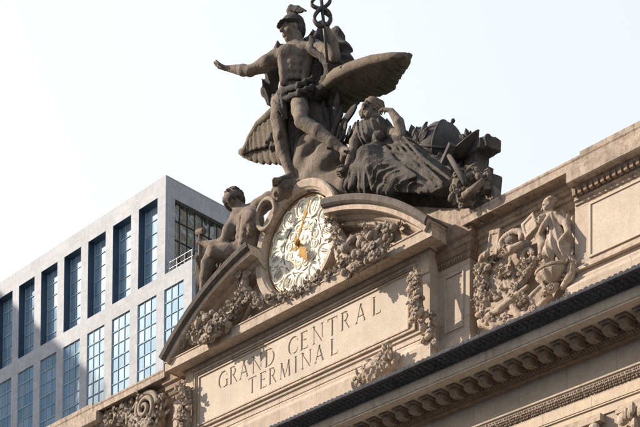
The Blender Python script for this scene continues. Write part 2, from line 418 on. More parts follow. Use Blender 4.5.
# plinth course under the attic
mb = MB(); sweep(mb, WALLP, [(-.05, -9.2), (.28, -9.2), (.28, -7.62), (.24, -7.55), (.10, -7.36), (.10, -7.27), (.06, -7.2), (.02, -7.16), (-.05, -7.16)])
mb.build('plinth_course', M_WALL, T)
for sx in (-1, 1):   # ledge of the side blocks
    x0, x1 = (15.32, 46) if sx > 0 else (-46, -15.32)
    mb = MB(); sweep(mb, [(x0, .5), (x1, .5)], [(-.02, -6.98), (.16, -6.98), (.16, -6.86), (.09, -6.8), (.09, -6.72), (-.02, -6.68)])
    mb.build('ledge', M_TRIM, T)
    # panel frames of the side blocks
    for a in ((16.0, 24.5), (25.6, 34.5)):
        a = a if sx > 0 else (-a[1], -a[0]); mb = MB()
        for (u0_, v0, u1, v1) in ((a[0], -4.5, a[1], -4.42), (a[0], -6.6, a[1], -6.52), (a[0], -6.52, a[0]+.09, -4.5), (a[1]-.09, -6.52, a[1], -4.5)):
            mb.box((u0_, .43, v0), (u1, .52, v1))
        mb.box((a[0]+.09, .475, -6.52), (a[1]-.09, .52, -4.5))
        mb.build('wall_panel', M_PANEL, T)
# attic cornice: coping runs level, the side blocks get a second fascia and dentils
for sx in (-1, 1):
    P = [(8.82, 0), (15.3, 0), (46, 0)] if sx > 0 else [(-46, 0), (-15.3, 0), (-8.86, 0)]
    P = [(8.84, 0), (46, 0)] if sx > 0 else [(-46, 0), (-8.84, 0)]
    P = [(9.82, 0), (46, 0)] if sx > 0 else [(-46, 0), (-9.82, 0)]
    mb = MB(); sweep(mb, P, [(-1.5, -3.04), (-.55, -3.04), (-.50, -3.0), (-.06, -3.0), (-.06, -3.06), (0, -3.06), (0, -2.78), (.03, -2.72), (.03, -2.64), (-.10, -2.60), (-1.5, -2.5)])
    mb.build('coping', M_COPE, T)
    P = [(9.82, 1.1), (15.25, 1.1)] if sx > 0 else [(-15.25, 1.1), (-9.82, 1.1)]
    mb = MB(); sweep(mb, P, [(-.02, -3.045), (.5, -3.045), (.5, -3.28), (.42, -3.30), (.38, -3.42), (.25, -3.46), (.25, -3.62), (.16, -3.66), (.12, -3.95), (.05, -4.0), (-.02, -4.05)])
    mb.build('string_moulding', M_TRIM, T)
    P = [(15.35, .5), (46, .5)] if sx > 0 else [(-46, .5), (-15.35, .5)]
    mb = MB(); sweep(mb, P, [(-.02, -3.07), (.62, -3.07), (.62, -3.14), (.66, -3.16), (.66, -3.6), (.62, -3.64), (.32, -3.66), (.28, -3.78), (.10, -3.95), (.10, -4.02), (.14, -4.05), (.14, -4.12), (.06, -4.16), (.06, -4.26), (-.02, -4.3)])
    mb.build('block_fascia', M_COPE, T)
    mb = MB(); a, b_ = (15.4, 30) if sx > 0 else (-22, -15.4); x = a
    while x < b_: mb.box((x, .16, -4.0), (x+.15, .36, -3.74)); x += .27
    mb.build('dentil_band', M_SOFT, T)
    # second step of the parapet
    a, b_ = (15.9, 46) if sx > 0 else (-46, -15.9)
    mb = MB(); mb.box((a, -.02, -2.63), (b_, 1.6, -2.5)); mb.build('parapet_step', M_COPE, T)
    # bay between centre block and relief: entablature, egg band and sunk panel
    s_ = lambda p: p if sx > 0 else [(-x, y) for x, y in p][::-1]
    mb = MB(); sweep(mb, s_([(8.12, .6), (9.8, .6), (9.8, 1.12)]), [(-.02, -2.7), (.42, -2.7), (.42, -3.3), (.38, -3.34), (.30, -3.40), (.30, -3.62), (.22, -3.68), (.14, -3.86), (.08, -3.9), (.08, -4.12), (.03, -4.15), (-.02, -4.15)])
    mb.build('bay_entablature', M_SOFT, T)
    mb = MB(); a, b_ = (8.45, 9.5) if sx > 0 else (-9.5, -8.45)
    for (u0_, v0, u1, v1) in ((a, -4.62, b_, -4.55), (a, -7.0, b_, -6.93), (a, -6.93, a+.07, -4.62), (b_-.07, -6.93, b_, -4.62)): mb.box((u0_, .54, v0), (u1, .62, v1))
    mb.build('bay_panel', M_TRIM, T)
    mb = MB(); x = 8.2
    while x < 9.7:
        mb.ball((sx*x, .5, -4.02), (.05, .06, .10), seg=6, rings=4); x += .14
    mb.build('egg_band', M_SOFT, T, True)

# centre block: frame round the name panel
mb = MB(); X0, X1, Z0, Z1 = -7.0, 6.95, -6.5, -4.02
for t, y in ((0, .0), (.10, .0)):
    pass
def ring_rect(mb, x0, x1, z0, z1, wd, y0, y1):
    mb.box((x0, y0, z1-wd), (x1, y1, z1)); mb.box((x0, y0, z0), (x1, y1, z0+wd))
    mb.box((x0, y0, z0+wd), (x0+wd, y1, z1-wd)); mb.box((x1-wd, y0, z0+wd), (x1, y1, z1-wd))
ring_rect(mb, X0-.38, X1+.38, Z0-.12, Z1+.3, .09, -.10, .02)
ring_rect(mb, X0-.29, X1+.29, Z0-.03, Z1+.21, .08, -.05, .02)
ring_rect(mb, X0-.02, X1+.02, Z0+.02, Z1+.02, .06, -.11, .02)
mb.build('panel_frame', M_TRIM, T)
mb = MB(); sweep(mb, [(-8.17, 0), (8.12, 0)], [(-.02, -7.16), (.05, -7.13), (.05, -7.06), (.02, -7.02), (-.02, -7.0)])
sweep(mb, [(-8.17, 0), (8.12, 0)], [(-.02, -6.86), (.07, -6.83), (.07, -6.77), (.02, -6.72), (-.02, -6.72)])
mb.build('base_moulding', M_WALL, T)
for sx in (-1, 1):     # cap of the piers
    mb = MB(); a, b_ = sorted((sx*7.45, sx*8.1))
    mb.box((a, -.06, -4.35), (b_, .02, -4.22)); mb.box((a+.05, -.04, -4.22), (b_-.05, .02, -3.6)); mb.build('pier_cap', M_TRIM, T)

# the inscription, cut into the panel
TH_, TN = .135, .06
def bar(x0, z0, x1, z1, t):
    d = Vector((x1-x0, z1-z0)).normalized(); n_ = Vector((-d.y, d.x))*t/2
    return [(x0-n_.x, z0-n_.y), (x1-n_.x, z1-n_.y), (x1+n_.x, z1+n_.y), (x0+n_.x, z0+n_.y)]
def serif(x, z, wd=.15, up=1): return [(x-wd, z), (x+wd, z), (x+wd*.35, z+.06*up), (x-wd*.35, z+.06*up)] if up > 0 else [(x-wd*.35, z-.06), (x+wd*.35, z-.06), (x+wd, z), (x-wd, z)]
def arc(cx, cz, rx, rz, a0, a1, t0, t1, n=12):
    out_, inn = [], []
    for k in range(n+1):
        a = rad(a0+(a1-a0)*k/n); t = t0+(t1-t0)*math.sin(math.pi*k/n)
        out_.append((cx+(rx+t/2)*math.cos(a), cz+(rz+t/2)*math.sin(a))); inn.append((cx+(rx-t/2)*math.cos(a), cz+(rz-t/2)*math.sin(a)))
    return [[inn[k], out_[k], out_[k+1], inn[k+1]] for k in range(n)]
def glyph(ch):
    V = lambda x, t=TH_: [bar(x, 0, x, 1, t), serif(x, 0), serif(x, 1, up=-1)]
    if ch == 'G': return arc(.45, .5, .40, .46, 45, 315, TN, TH_, 16)+[bar(.73, .03, .73, .42, TH_*.8), serif(.73, .44, .14, -1), bar(.71, .84, .73, .66, .05)], .86
    if ch == 'C': return arc(.45, .5, .40, .46, 45, 315, TN, TH_, 16)+[bar(.73, .86, .74, .66, .06), bar(.74, .30, .72, .17, .05)], .84
    if ch == 'D': return V(.12)+[bar(.1, .97, .34, .97, TN), bar(.1, .03, .34, .03, TN)]+arc(.32, .5, .42, .465, -90, 90, TN, TH_), .82
    if ch == 'R': return V(.12)+[bar(.1, .97, .30, .97, TN), bar(.1, .50, .30, .50, TN), bar(.34, .5, .66, 0, TH_*.9), serif(.68, 0, .12)]+arc(.28, .735, .22, .235, -90, 90, TN, TH_*.9, 8), .74
    if ch == 'A': return [bar(.08, 0, .38, 1, TN*1.1), bar(.38, 1, .72, 0, TH_), bar(.2, .34, .58, .34, TN), serif(.08, 0, .13), serif(.72, 0, .15)], .82
    if ch == 'N': return [bar(.10, 0, .10, 1, TN*1.2), bar(.74, 0, .74, 1, TN*1.2), bar(.10, .96, .74, .04, TH_), serif(.10, 0, .13), serif(.08, 1, .13, -1), serif(.74, 1, .13, -1)], .86
    if ch == 'E': return V(.12)+[bar(.1, .97, .52, .97, TN), bar(.1, .03, .56, .03, TN), bar(.1, .52, .44, .52, TN), bar(.52, 1, .52, .86, .05), bar(.56, 0, .57, .16, .05), bar(.44, .58, .44, .46, .05)], .60
    if ch == 'T': return V(.34)[:2]+[bar(.0, .97, .68, .97, TN), bar(.0, 1, .0, .84, .05), bar(.68, 1, .68, .84, .05)], .70
    if ch == 'L': return V(.12)+[bar(.1, .03, .56, .03, TN), bar(.56, 0, .58, .17, .05)], .60
    if ch == 'M': return [bar(.08, 0, .16, 1, TN*1.2), bar(.16, .97, .46, .03, TH_*.95), bar(.46, .03, .78, .97, TN*1.2), bar(.78, 1, .86, 0, TH_), serif(.08, 0, .12), serif(.86, 0, .15), serif(.14, 1, .1, -1), serif(.8, 1, .1, -1)], .96
    if ch == 'I': return V(.1), .22
cut = MB()
def word(chars, us, z, hgt):
    for ch, u in zip(chars, us):
        x = -5.52+(u-40)*(10.75/545)
        for poly in glyph(ch)[0]:
            a = sum(poly[k][0]*poly[(k+1) % 4][1]-poly[(k+1) % 4][0]*poly[k][1] for k in range(4))
            poly = poly if a > 0 else poly[::-1]
            cut.prism([(x+px*hgt, z+pz*hgt) for px, pz in poly], -.2, -.005)
word('GRANDCENTRAL', (39, 80, 116, 162, 208, 289, 330, 371, 421, 463, 509, 562), -5.14, .84)
word('TERMINAL', (150, 190, 222, 260, 311, 334, 378, 430), -6.06, .78)
slab = MB(); slab.box((X0, -.05, Z0), (X1, .03, Z1)); slab_o = slab.build('inscription_panel', M_PANEL, T)
cut_o = cut.build('letter_cutter', None)
md = slab_o.modifiers.new('cut', 'BOOLEAN'); md.object = cut_o; md.operation = 'DIFFERENCE'; md.solver = 'EXACT'; md.use_self = True
bpy.context.view_layer.update()
dg = bpy.context.evaluated_depsgraph_get(); me2 = bpy.data.meshes.new_from_object(slab_o.evaluated_get(dg))
slab_o.modifiers.clear(); slab_o.data = me2; bpy.data.objects.remove(cut_o, do_unlink=True)

# pediment: horizontal cornice, broken arch, tympanum
PB = MB(); PE = [(-8.1, .6), (-8.1, .0), (8.1, 0), (8.1, .6)]
sweep(PB, PE, [(-.05, -3.36), (.06, -3.40), (.06, -3.56), (.02, -3.60), (-.05, -3.60)])
sweep(PB, PE, [(-.05, -3.33), (.70, -3.33), (.70, -3.37), (.74, -3.37), (.74, -2.98), (.78, -2.95), (.78, -2.9), (.5, -2.86), (-.05, -2.86)])
PB.build('pediment_cornice', M_TRIM, T)
R_, ZC = 12.75, -11.95
def arc_sweep(mb, prof, x0, x1, n, yend=None):
    """profile [(drop from the outer circle, Y)]"""
    a0, a1 = math.asin(x0/R_), math.asin(x1/R_); rows = []
    i = len(mb.v); L = len(prof)
    for k in range(n+1):
        a = a0+(a1-a0)*k/n
        for dr, y in prof: mb.v.append(((R_-dr)*math.sin(a), y, ZC+(R_-dr)*math.cos(a)))
    for k in range(n):
        for j in range(L):
            a, b = i+k*L+j, i+k*L+(j+1) % L; mb.f.append((a, b, b+L, a+L))
    mb.f.append(tuple(i+j for j in range(L))); mb.f.append(tuple(i+n*L+j for j in range(L))[::-1])
ARCH = [(-.06, -.98), (0, -1.0), (.20, -.98), (.22, -.92), (.26, -.90), (.46, -.88), (.48, -.80), (.50, -.42), (.58, -.40), (.66, -.30), (.70, -.18), (.84, -.16), (.90, -.05), (.92, .32), (0, .62), (-.06, .6)]
for a, b in ((-8.85, -2.45), (2.55, 8.85)):
    mb = MB(); arc_sweep(mb, ARCH, a, b, 36); mb.build('arched_cornice', M_TRIM, T)
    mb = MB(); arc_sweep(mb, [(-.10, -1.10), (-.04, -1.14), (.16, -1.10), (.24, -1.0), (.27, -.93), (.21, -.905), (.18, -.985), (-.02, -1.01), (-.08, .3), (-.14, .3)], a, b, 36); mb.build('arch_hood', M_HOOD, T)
zt = lambda x: ZC+math.sqrt((R_*.93)**2-x*x)
mb = MB()
for sg in (-1, 1):
    xs = [2.5+5.6*k/20 for k in range(21)]; top = [(sg*x, zt(x)) for x in xs if zt(x) > -2.8]
    poly = [(sg*2.5, -2.87), (sg*(top[-1][0]*sg+.1), -2.87)]+top[::-1]
    mb.prism(poly if sg > 0 else poly[::-1], .25, .62)
mb.prism([(-2.498, -2.87), (2.498, -2.87)]+[(2.498*math.cos(rad(a_)), 2.498*math.sin(rad(a_))+.02) for a_ in range(0, -181, -10)], .25, .62)
mb.build('tympanum', M_WALL, T)
# statue plinth behind the arch
mb = MB(); mb.prism([(-9.75, -2.74), (9.75, -2.74), (9.75, -2.0), (8.6, -1.55), (6.5, -.6), (4.4, .05), (2.4, .5), (-2.4, .5), (-4.4, .05), (-6.5, -.6), (-8.6, -1.55), (-9.75, -2.0)], .63, 2.2)
mb.raw(*body([(-1.9, .66), (1.9, .66)], .45, 1.9, 1.8))
mb.build('statue_plinth', M_COPE, T)

# main entablature
LONG = [(-46, 0), (46, 0)]
mb = MB(); sweep(mb, LONG, [(-.2, -9.3), (2.2, -9.5), (2.2, -9.62), (1.68, -9.78), (1.66, -9.84), (1.70, -9.86), (1.70, -10.27), (1.66, -10.29), (1.66, -10.34), (1.60, -10.36), (.14, -10.36), (-.2, -10.36)])
mb.build('corona', stone('corona_stone', (.46, .40, .33), (.16, .13, .11), .4, 1.3, .012, False, .45), T)
mb = MB(); sweep(mb, LONG, [(2.1, -9.46), (2.33, -9.53), (2.37, -9.59), (2.35, -9.66), (2.24, -9.69), (2.12, -9.70), (2.05, -9.75), (1.86, -9.83), (1.74, -9.89), (1.70, -9.89), (1.70, -9.82), (2.1, -9.66)])
x = -16.; rg = random.Random(5)
while x < 23:     # standing leaves and beads on the cresting
    j = rg.uniform(-.02, .02)
    mb.ball((x+j, -2.12, -9.72), (.085, .10, .07), seg=6, rings=5); mb.ball((x+.13, -1.95, -9.80), (.04, .12, .07), seg=6, rings=5)
    mb.ball((x+.05+j, -2.31, -9.535), (.10+.03*rg.random(), .05, .035+.035*rg.random()), seg=6, rings=4); mb.ball((x, -1.78, -9.87), (.06, .07, .04), seg=6, rings=4); x += .26
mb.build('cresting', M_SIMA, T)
mproto = None
for i in range(-18, 30):
    x = 15.6+.755*(i-12)
    mb = MB()
    prof = [(-1.06, -10.36), (-1.08, -10.62), (-1.02, -10.74), (-.9, -10.78), (-.62, -10.76), (-.44, -10.70), (-.44, -10.36)]
    v = [(0-.17, y, z) for y, z in prof]+[(.17, y, z) for y, z in prof]; n_ = len(prof)
    if mproto is None:
        mb.raw(v, [tuple(range(n_)), tuple(range(n_, 2*n_))[::-1]]+[(j, n_+j, n_+(j+1) % n_, (j+1) % n_) for j in range(n_)])
        mb.box((-.25, -1.22, -10.45), (.25, -.42, -10.362)); mb.box((-.12, -1.10, -10.66), (.12, -1.05, -10.5))
        mproto = mb.build('modillion', M_MODIL, T); o = mproto
    else: o = mproto.copy(); COL.objects.link(o)
    o.location = mproto.location; o.location.x = x
mb = MB(); sweep(mb, LONG, [(-.05, -10.37), (.46, -10.37), (.46, -10.60), (.42, -10.62), (.36, -10.74), (.28, -10.82), (.28, -10.90), (-.05, -10.90)])
x = -2.
while x < 22: mb.ball((x, -.40, -10.70), (.055, .05, .07), seg=6, rings=4); mb.ball((x+.075, -.33, -10.79), (.04, .05, .05), seg=5, rings=4); x += .15
mb.build('bed_moulding', M_SOFT, T)
mb = MB(); mb.box((-46, .02, -11.9), (46, .14, -10.72)); mb.build('frieze', stone('frieze_stone', (.42, .36, .295), (.24, .19, .15), .35, .8, .004, True, .3, bs=(2.35, 6)), T)
mb = MB(); sweep(mb, LONG, [(-.1, -11.83), (.20, -11.90), (.24, -11.93), (.24, -11.99), (.19, -12.02), (.16, -12.14), (.02, -12.38), (.04, -12.42), (.04, -12.47), (-.1, -12.47)])
mb.build('architrave_moulding', M_WALL, T)
mb = MB(); x = 3.; rg = random.Random(2)
while x < 21.5:
    for q in range(4): mb.ball((x+rg.uniform(-.03, .03), -.165+.03*q, -12.08-.09*q), (rg.uniform(.03, .05), .035, rg.uniform(.03, .05)), seg=6, rings=4)
    x += .085
mb.build('leaf_moulding', M_SOFT, T, True)
M_ARCHI = stone('architrave_stone', (.52, .42, .32), (.34, .26, .185), .3, .8, .004, True, .3, bs=(2.35, 6))
mb = MB(); mb.box((-46, -.04, -12.86), (46, 1.5, -12.472)); mb.box((-46, .04, -13.28), (46, 1.6, -12.93)); mb.box((-46, -.015, -12.93), (46, 1.55, -12.862))
mb.build('architrave', M_ARCHI, T)
# column capitals
for x in (15.75, 19.1, -15.75, -19.1):
    c_ = MB(); c_.box((x-1.35, -.28, -13.62), (x+1.3, 1.5, -13.47)); c_.box((x-1.3, -.20, -13.47), (x+1.25, 1.4, -13.3))
    rg = random.Random(int(x)); c_.ball((x, .55, -15.0), (.85, .85, 1.4), seg=16, rings=10)
    for k in range(60):
        a = rg.random()*6.28; z = -13.8-2.2*rg.random(); rr_ = .95+.25*(z+15.5)/1.5
        c_.ball((x+rr_*math.cos(a), .55+rr_*math.sin(a), z), (.14, .14, .22), seg=6, rings=5, bump=.2, rng=rg)
    for q in (-1, 1): c_.ball((x+q*1.0, -.25, -13.9), (.26, .2, .26), seg=10, rings=8)
    col_ = c_.build('column', M_TRIM, T, False)
    sh = MB(); sh.tube([(x, .55, -16), (x, .55, -30), (x, .55, -CZ+1)], [.82, .9, .95], 20); sh.build('shaft', M_WALL, col_)

# ------------------------------------------------------------------ office block
M_OFF = stone('polished_granite', (.36, .37, .395), (.22, .225, .25), .35, .12, .0005, True, .15, rough=.72, bs=(1.55, 1.05))
M_OFFD = M_OFF
def glass_mat(name, c1, c2, wav=0., rough=.04, spec=.9, sc=.12):
    m, n = new_mat(name); o = N(n, 'ShaderNodeOutputMaterial'); b = N(n, 'ShaderNodeBsdfPrincipled'); tc = N(n, 'ShaderNodeTexCoord')
    v = mapped(n, tc.outputs['Object'], (1, 1, .45)); nn = noise(n, v, sc*6, 3, .5)
    n.links.new(ramp(n, nn, [(.35, c1), (.65, c2)]), b.inputs['Base Color']); b.inputs['Roughness'].default_value = rough
    b.inputs['Specular IOR Level'].default_value = spec; b.inputs['IOR'].default_value = 1.7
    if wav:
        bp = N(n, 'ShaderNodeBump'); bp.inputs['Distance'].default_value = wav; n.links.new(noise(n, tc.outputs['Object'], .7, 2, .4), bp.inputs['Height']); n.links.new(bp.outputs[0], b.inputs['Normal'])
    n.links.new(b.outputs[0], o.inputs[0]); return m
def mirror_glass(name):
    m, n = new_mat(name); o = N(n, 'ShaderNodeOutputMaterial'); b = N(n, 'ShaderNodeBsdfPrincipled'); tc = N(n, 'ShaderNodeTexCoord')
    sp = N(n, 'ShaderNodeSeparateXYZ'); n.links.new(tc.outputs['Object'], sp.inputs[0]); cb = N(n, 'ShaderNodeCombineXYZ')
    n.links.new(sp.outputs[0], cb.inputs[0]); n.links.new(sp.outputs[2], cb.inputs[1])
    br = N(n, 'ShaderNodeTexBrick', offset=0.); n.links.new(cb.outputs[0], br.inputs['Vector'])
    br.inputs['Color1'].default_value = (.14, .25, .36, 1); br.inputs['Color2'].default_value = (.27, .38, .49, 1); br.inputs['Mortar'].default_value = (.3, .4, .5, 1)
    br.inputs['Scale'].default_value = 1; br.inputs['Mortar Size'].default_value = 0; br.inputs['Brick Width'].default_value = 1.093; br.inputs['Row Height'].default_value = 1.48
    n.links.new(br.outputs[0], b.inputs['Base Color']); b.inputs['Metallic'].default_value = .30; b.inputs['Roughness'].default_value = .035; b.inputs['Specular IOR Level'].default_value = .5
    bp = N(n, 'ShaderNodeBump'); bp.inputs['Distance'].default_value = .004; n.links.new(noise(n, tc.outputs['Object'], .55, 2, .4), bp.inputs['Height']); n.links.new(bp.outputs[0], b.inputs['Normal'])
    n.links.new(b.outputs[0], o.inputs[0]); return m
M_GLASS = mirror_glass('coated_glass')
M_GLASSD = glass_mat('side_glass', (.006, .02, .025), (.10, .12, .09), .35, .03, .9, .5)  # wavering reflections are painted in as mottled base colours
M_MULL = plain('mullion_paint', (.27, .34, .40), .85, 0., .08, 6, 0, .1)
M_SILLD = plain('dark_reveal', (.03, .055, .09), .35, .1, .15)  # dark tone painted for the window recesses' shade; also covers the core
OY, OX, OZ = 55.0, -78.45, 59.75
O = empty('office_building', (OX-20, OY+12, 0), 'pale granite office block with tall recessed window bays, behind the terminal', 'building')
def facade(x0, x1, z0, z1, holes, y, depth):
    """front slab with rectangular holes, built from strips (piers and spandrels butted end to end)"""
    mb = MB(); xs = sorted({x0, x1}|{h[0] for h in holes}|{h[1] for h in holes}); zs = sorted({z0, z1}|{h[2] for h in holes}|{h[3] for h in holes})
    solid = {}
    for i in range(len(xs)-1):
        for j in range(len(zs)-1):
            cx, cz = (xs[i]+xs[i+1])/2, (zs[j]+zs[j+1])/2
            solid[i, j] = not any(h[0] < cx < h[1] and h[2] < cz < h[3] for h in holes)
    vid = {}
    def V(i, j, k):
        if (i, j, k) not in vid: vid[i, j, k] = len(mb.v); mb.v.append((xs[i], y+depth*k, zs[j]))
        return vid[i, j, k]
    for (i, j), s_ in solid.items():
        if not s_: continue
        mb.f.append((V(i, j, 0), V(i+1, j, 0), V(i+1, j+1, 0), V(i, j+1, 0)))
        mb.f.append((V(i, j, 1), V(i, j+1, 1), V(i+1, j+1, 1), V(i+1, j, 1)))
        for di, dj, a, b in ((-1, 0, (0, 0), (0, 1)), (1, 0, (1, 1), (1, 0)), (0, -1, (1, 0), (0, 0)), (0, 1, (0, 1), (1, 1))):
            if not solid.get((i+di, j+dj), False):
                p, q = (i+a[0], j+a[1]), (i+b[0], j+b[1]); mb.f.append((V(*p, 0), V(*q, 0), V(*q, 1), V(*p, 1)))
    return mb
cols = [(-79.82-4.62*k-3.28, -79.82-4.62*k) for k in range(8)]
H1 = [(a, b, 49.0, 57.92) for a, b in cols]
H2 = [(a, b, 38.35, 47.25) for a, b in cols+[(-78.5, -75.25)]]
H3 = [(a, b, 27.7, 36.6) for a, b in cols+[(-78.5, -75.25)]]
mb = facade(-119, OX, 48.95, OZ, [(a, b, c, d) for a, b, c, d in H1], OY, 1.0); mb.build('upper_wall', M_OFF, O)
mb = facade(-119, -73.9, 26, 48.948, H2+H3, OY, .5); mb.build('lower_wall', M_OFF, O)
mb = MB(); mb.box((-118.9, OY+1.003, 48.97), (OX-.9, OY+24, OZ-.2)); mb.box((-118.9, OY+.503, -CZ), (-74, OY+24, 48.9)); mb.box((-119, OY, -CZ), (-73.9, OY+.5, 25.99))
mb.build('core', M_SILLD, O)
def office_window(a, b, z0, z1, rec, face):
    t = .035
    p = MB(); p.box((a+.001, OY+rec, z0+.001), (b-.001, OY+rec+.05, z1-.001)); p_ = p.build('window', M_GLASS, O)
    m_ = MB(); n_ = 6
    for q in (1/3, 2/3): m_.box((a+(b-a)*q-t, OY+rec-.07, z0), (a+(b-a)*q+t, OY+rec, z1))
    for j in range(1, n_):
        z = z1-(z1-z0)*j/n_; m_.box((a, OY+rec-.085, z-t*(1.5 if j % 2 else .8)), (b, OY+rec, z+t*(1.5 if j % 2 else .8)))
    m_.box((b-.1, OY+rec-.1, z0), (b, OY+rec, z1)); m_.box((a, OY+rec-.1, z0), (a+.08, OY+rec, z1))
    m_.build('frame', M_MULL, p_)
    if face:
        r_ = MB(); r_.box((a, OY+.04, z0), (a+.03, OY+rec, z1)); r_.box((a+.03, OY+.04, z1-.03), (b, OY+rec, z1)); r_.build('reveal_shade', M_SILLD, p_)  # dark slabs put in for the shade on left jamb and head
for h in H1: office_window(*h, .95, True)
for h in H2+H3: office_window(*h, .16, False)
# east face of the upper block, with its one wide window
mb = MB(); Y1 = OY+24
def yz(mb, y0, y1, z0, z1, x0=OX-.8, x1=OX): mb.box((x0, y0, z0), (x1, y1, z1))
yz(mb, OY+1.002, OY+1.3, 48.95, OZ); yz(mb, OY+1.3, OY+9.8, 57.75, OZ); yz(mb, OY+9.8, Y1, 48.95, OZ); yz(mb, OY+1.3, OY+9.8, 48.95, 49.4)
mb.build('side_wall', M_OFF, O)
p = MB(); p.box((OX-.75, OY+1.3, 49.4), (OX-.5, OY+9.8, 57.75)); p_ = p.build('window', M_GLASSD, O)
m_ = MB()
for k in range(1, 8): y = OY+1.3+8.5*k/8; m_.box((OX-.5, y-.04, 49.4), (OX-.42, y+.04, 57.75))
for z in (51.5, 53.6, 55.7): m_.box((OX-.5, OY+1.3, z-.04), (OX-.41, OY+9.8, z+.04))
m_.build('frame', M_BRONZE, p_)
mb = MB(); mb.box((-119, OY+.01, OZ), (OX+.02, Y1, OZ+.12)); mb.build('roof', M_OFF, O)
# rail on the terrace of the lower block
r_ = MB(); c0 = Vector((-74.2, OY+.3, 50.5))
for z in (50.2, 49.5): r_.tube([(OX+.05, OY+.3, z), (-74.2, OY+.3, z), (-74.2, OY+22, z)], .035, 6)
for k in range(4): r_.tube([(OX+.4+k*1.25, OY+.3, 48.9), (OX+.4+k*1.25, OY+.3, 50.2)], .03, 6)
r_.build('terrace_rail', plain('grey_rail', (.2, .2, .21), .5, .3), O)

# ------------------------------------------------------------------ neighbour that throws the slanting shade on the office block
B = empty('neighbouring_tower', (-185, 5, 0), 'tall plain stone tower standing beyond the left edge, across the street', 'building')
zc_ = 100.6; ud = Vector((-5.35, -15.7, 0)).normalized(); un = Vector((ud.y, -ud.x, 0))     # ud along its east face, un towards the west
e0, e1 = Vector((-174.3, 10, 0))-ud*9, Vector((-179.6, -5.7, 0))+ud*.8
mb = MB(); q = [e1, e0, e0+un*28, e1+un*28]
mb.raw([(p.x, p.y, -CZ) for p in q]+[(p.x, p.y, zc_) for p in q], [(3, 2, 1, 0), (4, 5, 6, 7)]+[(k, (k+1) % 4, 4+(k+1) % 4, 4+k) for k in range(4)])
mb.build('wall', stone('tower_stone', (.35, .30, .26), (.2, .17, .14), .3, .3, .01, True, .3), B)
for j in range(24):
    z = -CZ+4+j*5.6
    if z > zc_-5 or z < 30: continue
    for k in range(5):
        p = e0+ud*(1.5+k*4.9); p2 = p+ud*2.6; mb = MB(); o_ = un*-.05
        mb.raw([tuple(v+Vector((0, 0, h))) for h in (z, z+3.2) for v in (p, p2, p2+o_, p+o_)], [(0, 1, 2, 3), (7, 6, 5, 4), (0, 4, 5, 1), (1, 5, 6, 2), (2, 6, 7, 3), (3, 7, 4, 0)]); mb.build('window', M_GLASS, B)
# unseen blocks north-east and across the street, added and sized to cut sky light
M_TB = stone('tower_brick', (.24, .19, .15), (.1, .08, .06), .3, .3, .01, True, .3)
B2 = empty('sky_blocking_tower', (20, 100, 0), 'unseen brown tower added behind the terminal to block sky light', 'building')
mb = MB(); mb.box((-4, 48, -CZ), (60, 160, 125)); mb.build('wall', M_TB, B2)
for j in range(18):
    for k in range(8): y = 54+k*10.5; mb = MB(); mb.box((-4.06, y, j*6.5+2), (-4, y+5, j*6.5+6)); mb.build('window', M_GLASS, B2)
B3 = empty('unseen_street_row', (0, -95, 0), 'unseen long stone building across the street, sized to cut sky light', 'building')
mb = MB(); mb.box((-120, -125, -CZ), (130, -78, 4)); mb.build('wall', M_TB, B3)
for j in range(5):
    for k in range(9): mb = MB(); x = -100+k*22; mb.box((x, -78, j*7.5-34), (x+9, -77.95, j*7.5-30)); mb.build('window', M_GLASS, B3)
# ------------------------------------------------------------------ the clock
def disc_ring(mb, c, prof, seg=96):
    """profile [(radius, y)] turned about the axis through c along Y"""
    i = len(mb.v); L = len(prof)
    for k in range(seg):
        a = 2*math.pi*k/seg
        for r, y in prof: mb.v.append((c[0]+r*math.cos(a), c[1]+y, c[2]+r*math.sin(a)))
    for k in range(seg):
        for j in range(L):
            a, b = i+k*L+j, i+k*L+(j+1) % L; a2, b2 = i+((k+1) % seg)*L+j, i+((k+1) % seg)*L+(j+1) % L
            mb.f.append((a, b, b2, a2))
K = empty('clock', (0, .1, CZ-2.2), 'great round clock with pale numeral cartouches and gilded hands, set in a stone ring', 'clock')
DC = (0, .20, 0.02)
mb = MB(); disc_ring(mb, (0, 0, .02), [(2.24, .45), (2.24, .30), (2.30, .27), (2.30, .06), (2.36, .03), (2.36, -.10), (2.42, -.14), (2.46, -.20), (2.72, -.26), (2.80, -.20), (2.82, -.10), (2.82, .62), (2.24, .62)])
mb.build('stone_surround', M_TRIM, K, False)
mb = MB(); disc_ring(mb, (0, 0, .02), [(2.16, .24), (2.17, .16), (2.20, .13), (2.235, .16), (2.235, .5), (2.16, .5)]); mb.build('bezel', plain('brass_bezel', (.35, .20, .08), .45, .6, .3), K, True)
mb = MB(); mb.tube([(0, .40, .02), (0, .20, .02)], [2.2, 2.2], 72); mb.build('dial', M_DIAL, K)
mb = MB(); disc_ring(mb, DC, [(1.22, .02), (1.22, -.03), (1.25, -.035), (1.25, .02)]); mb.build('chapter_ring', M_BRONZE, K)
mb = MB(); rg = random.Random(3)
for k in range(12):   # low scrollwork of the inner field
    a = 2*math.pi*k/12+.26; c_ = Vector((math.cos(a)*.85, DC[1]-.01, DC[2]+math.sin(a)*.85))
    for q in (-1, 1): mb.tube([c_+Vector((math.cos(a+q*t)*.24*(1-t/9), -.01, math.sin(a+q*t)*.24*(1-t/9))) for t in [j*.5 for j in range(12)]], .028, 5)
    mb.ball(c_, (.09, .04, .09), seg=8, rings=5)
for k in range(8):
    a = 2*math.pi*k/8; mb.ball((math.cos(a)*.38, DC[1]-.01, DC[2]+math.sin(a)*.38), (.14, .04, .14), seg=10, rings=6)
mb.build('inner_scrollwork', M_DIALIN, K, True)
ROM = ['XII', 'I', 'II', 'III', 'IV', 'V', 'VI', 'VII', 'VIII', 'IX', 'X', 'XI']
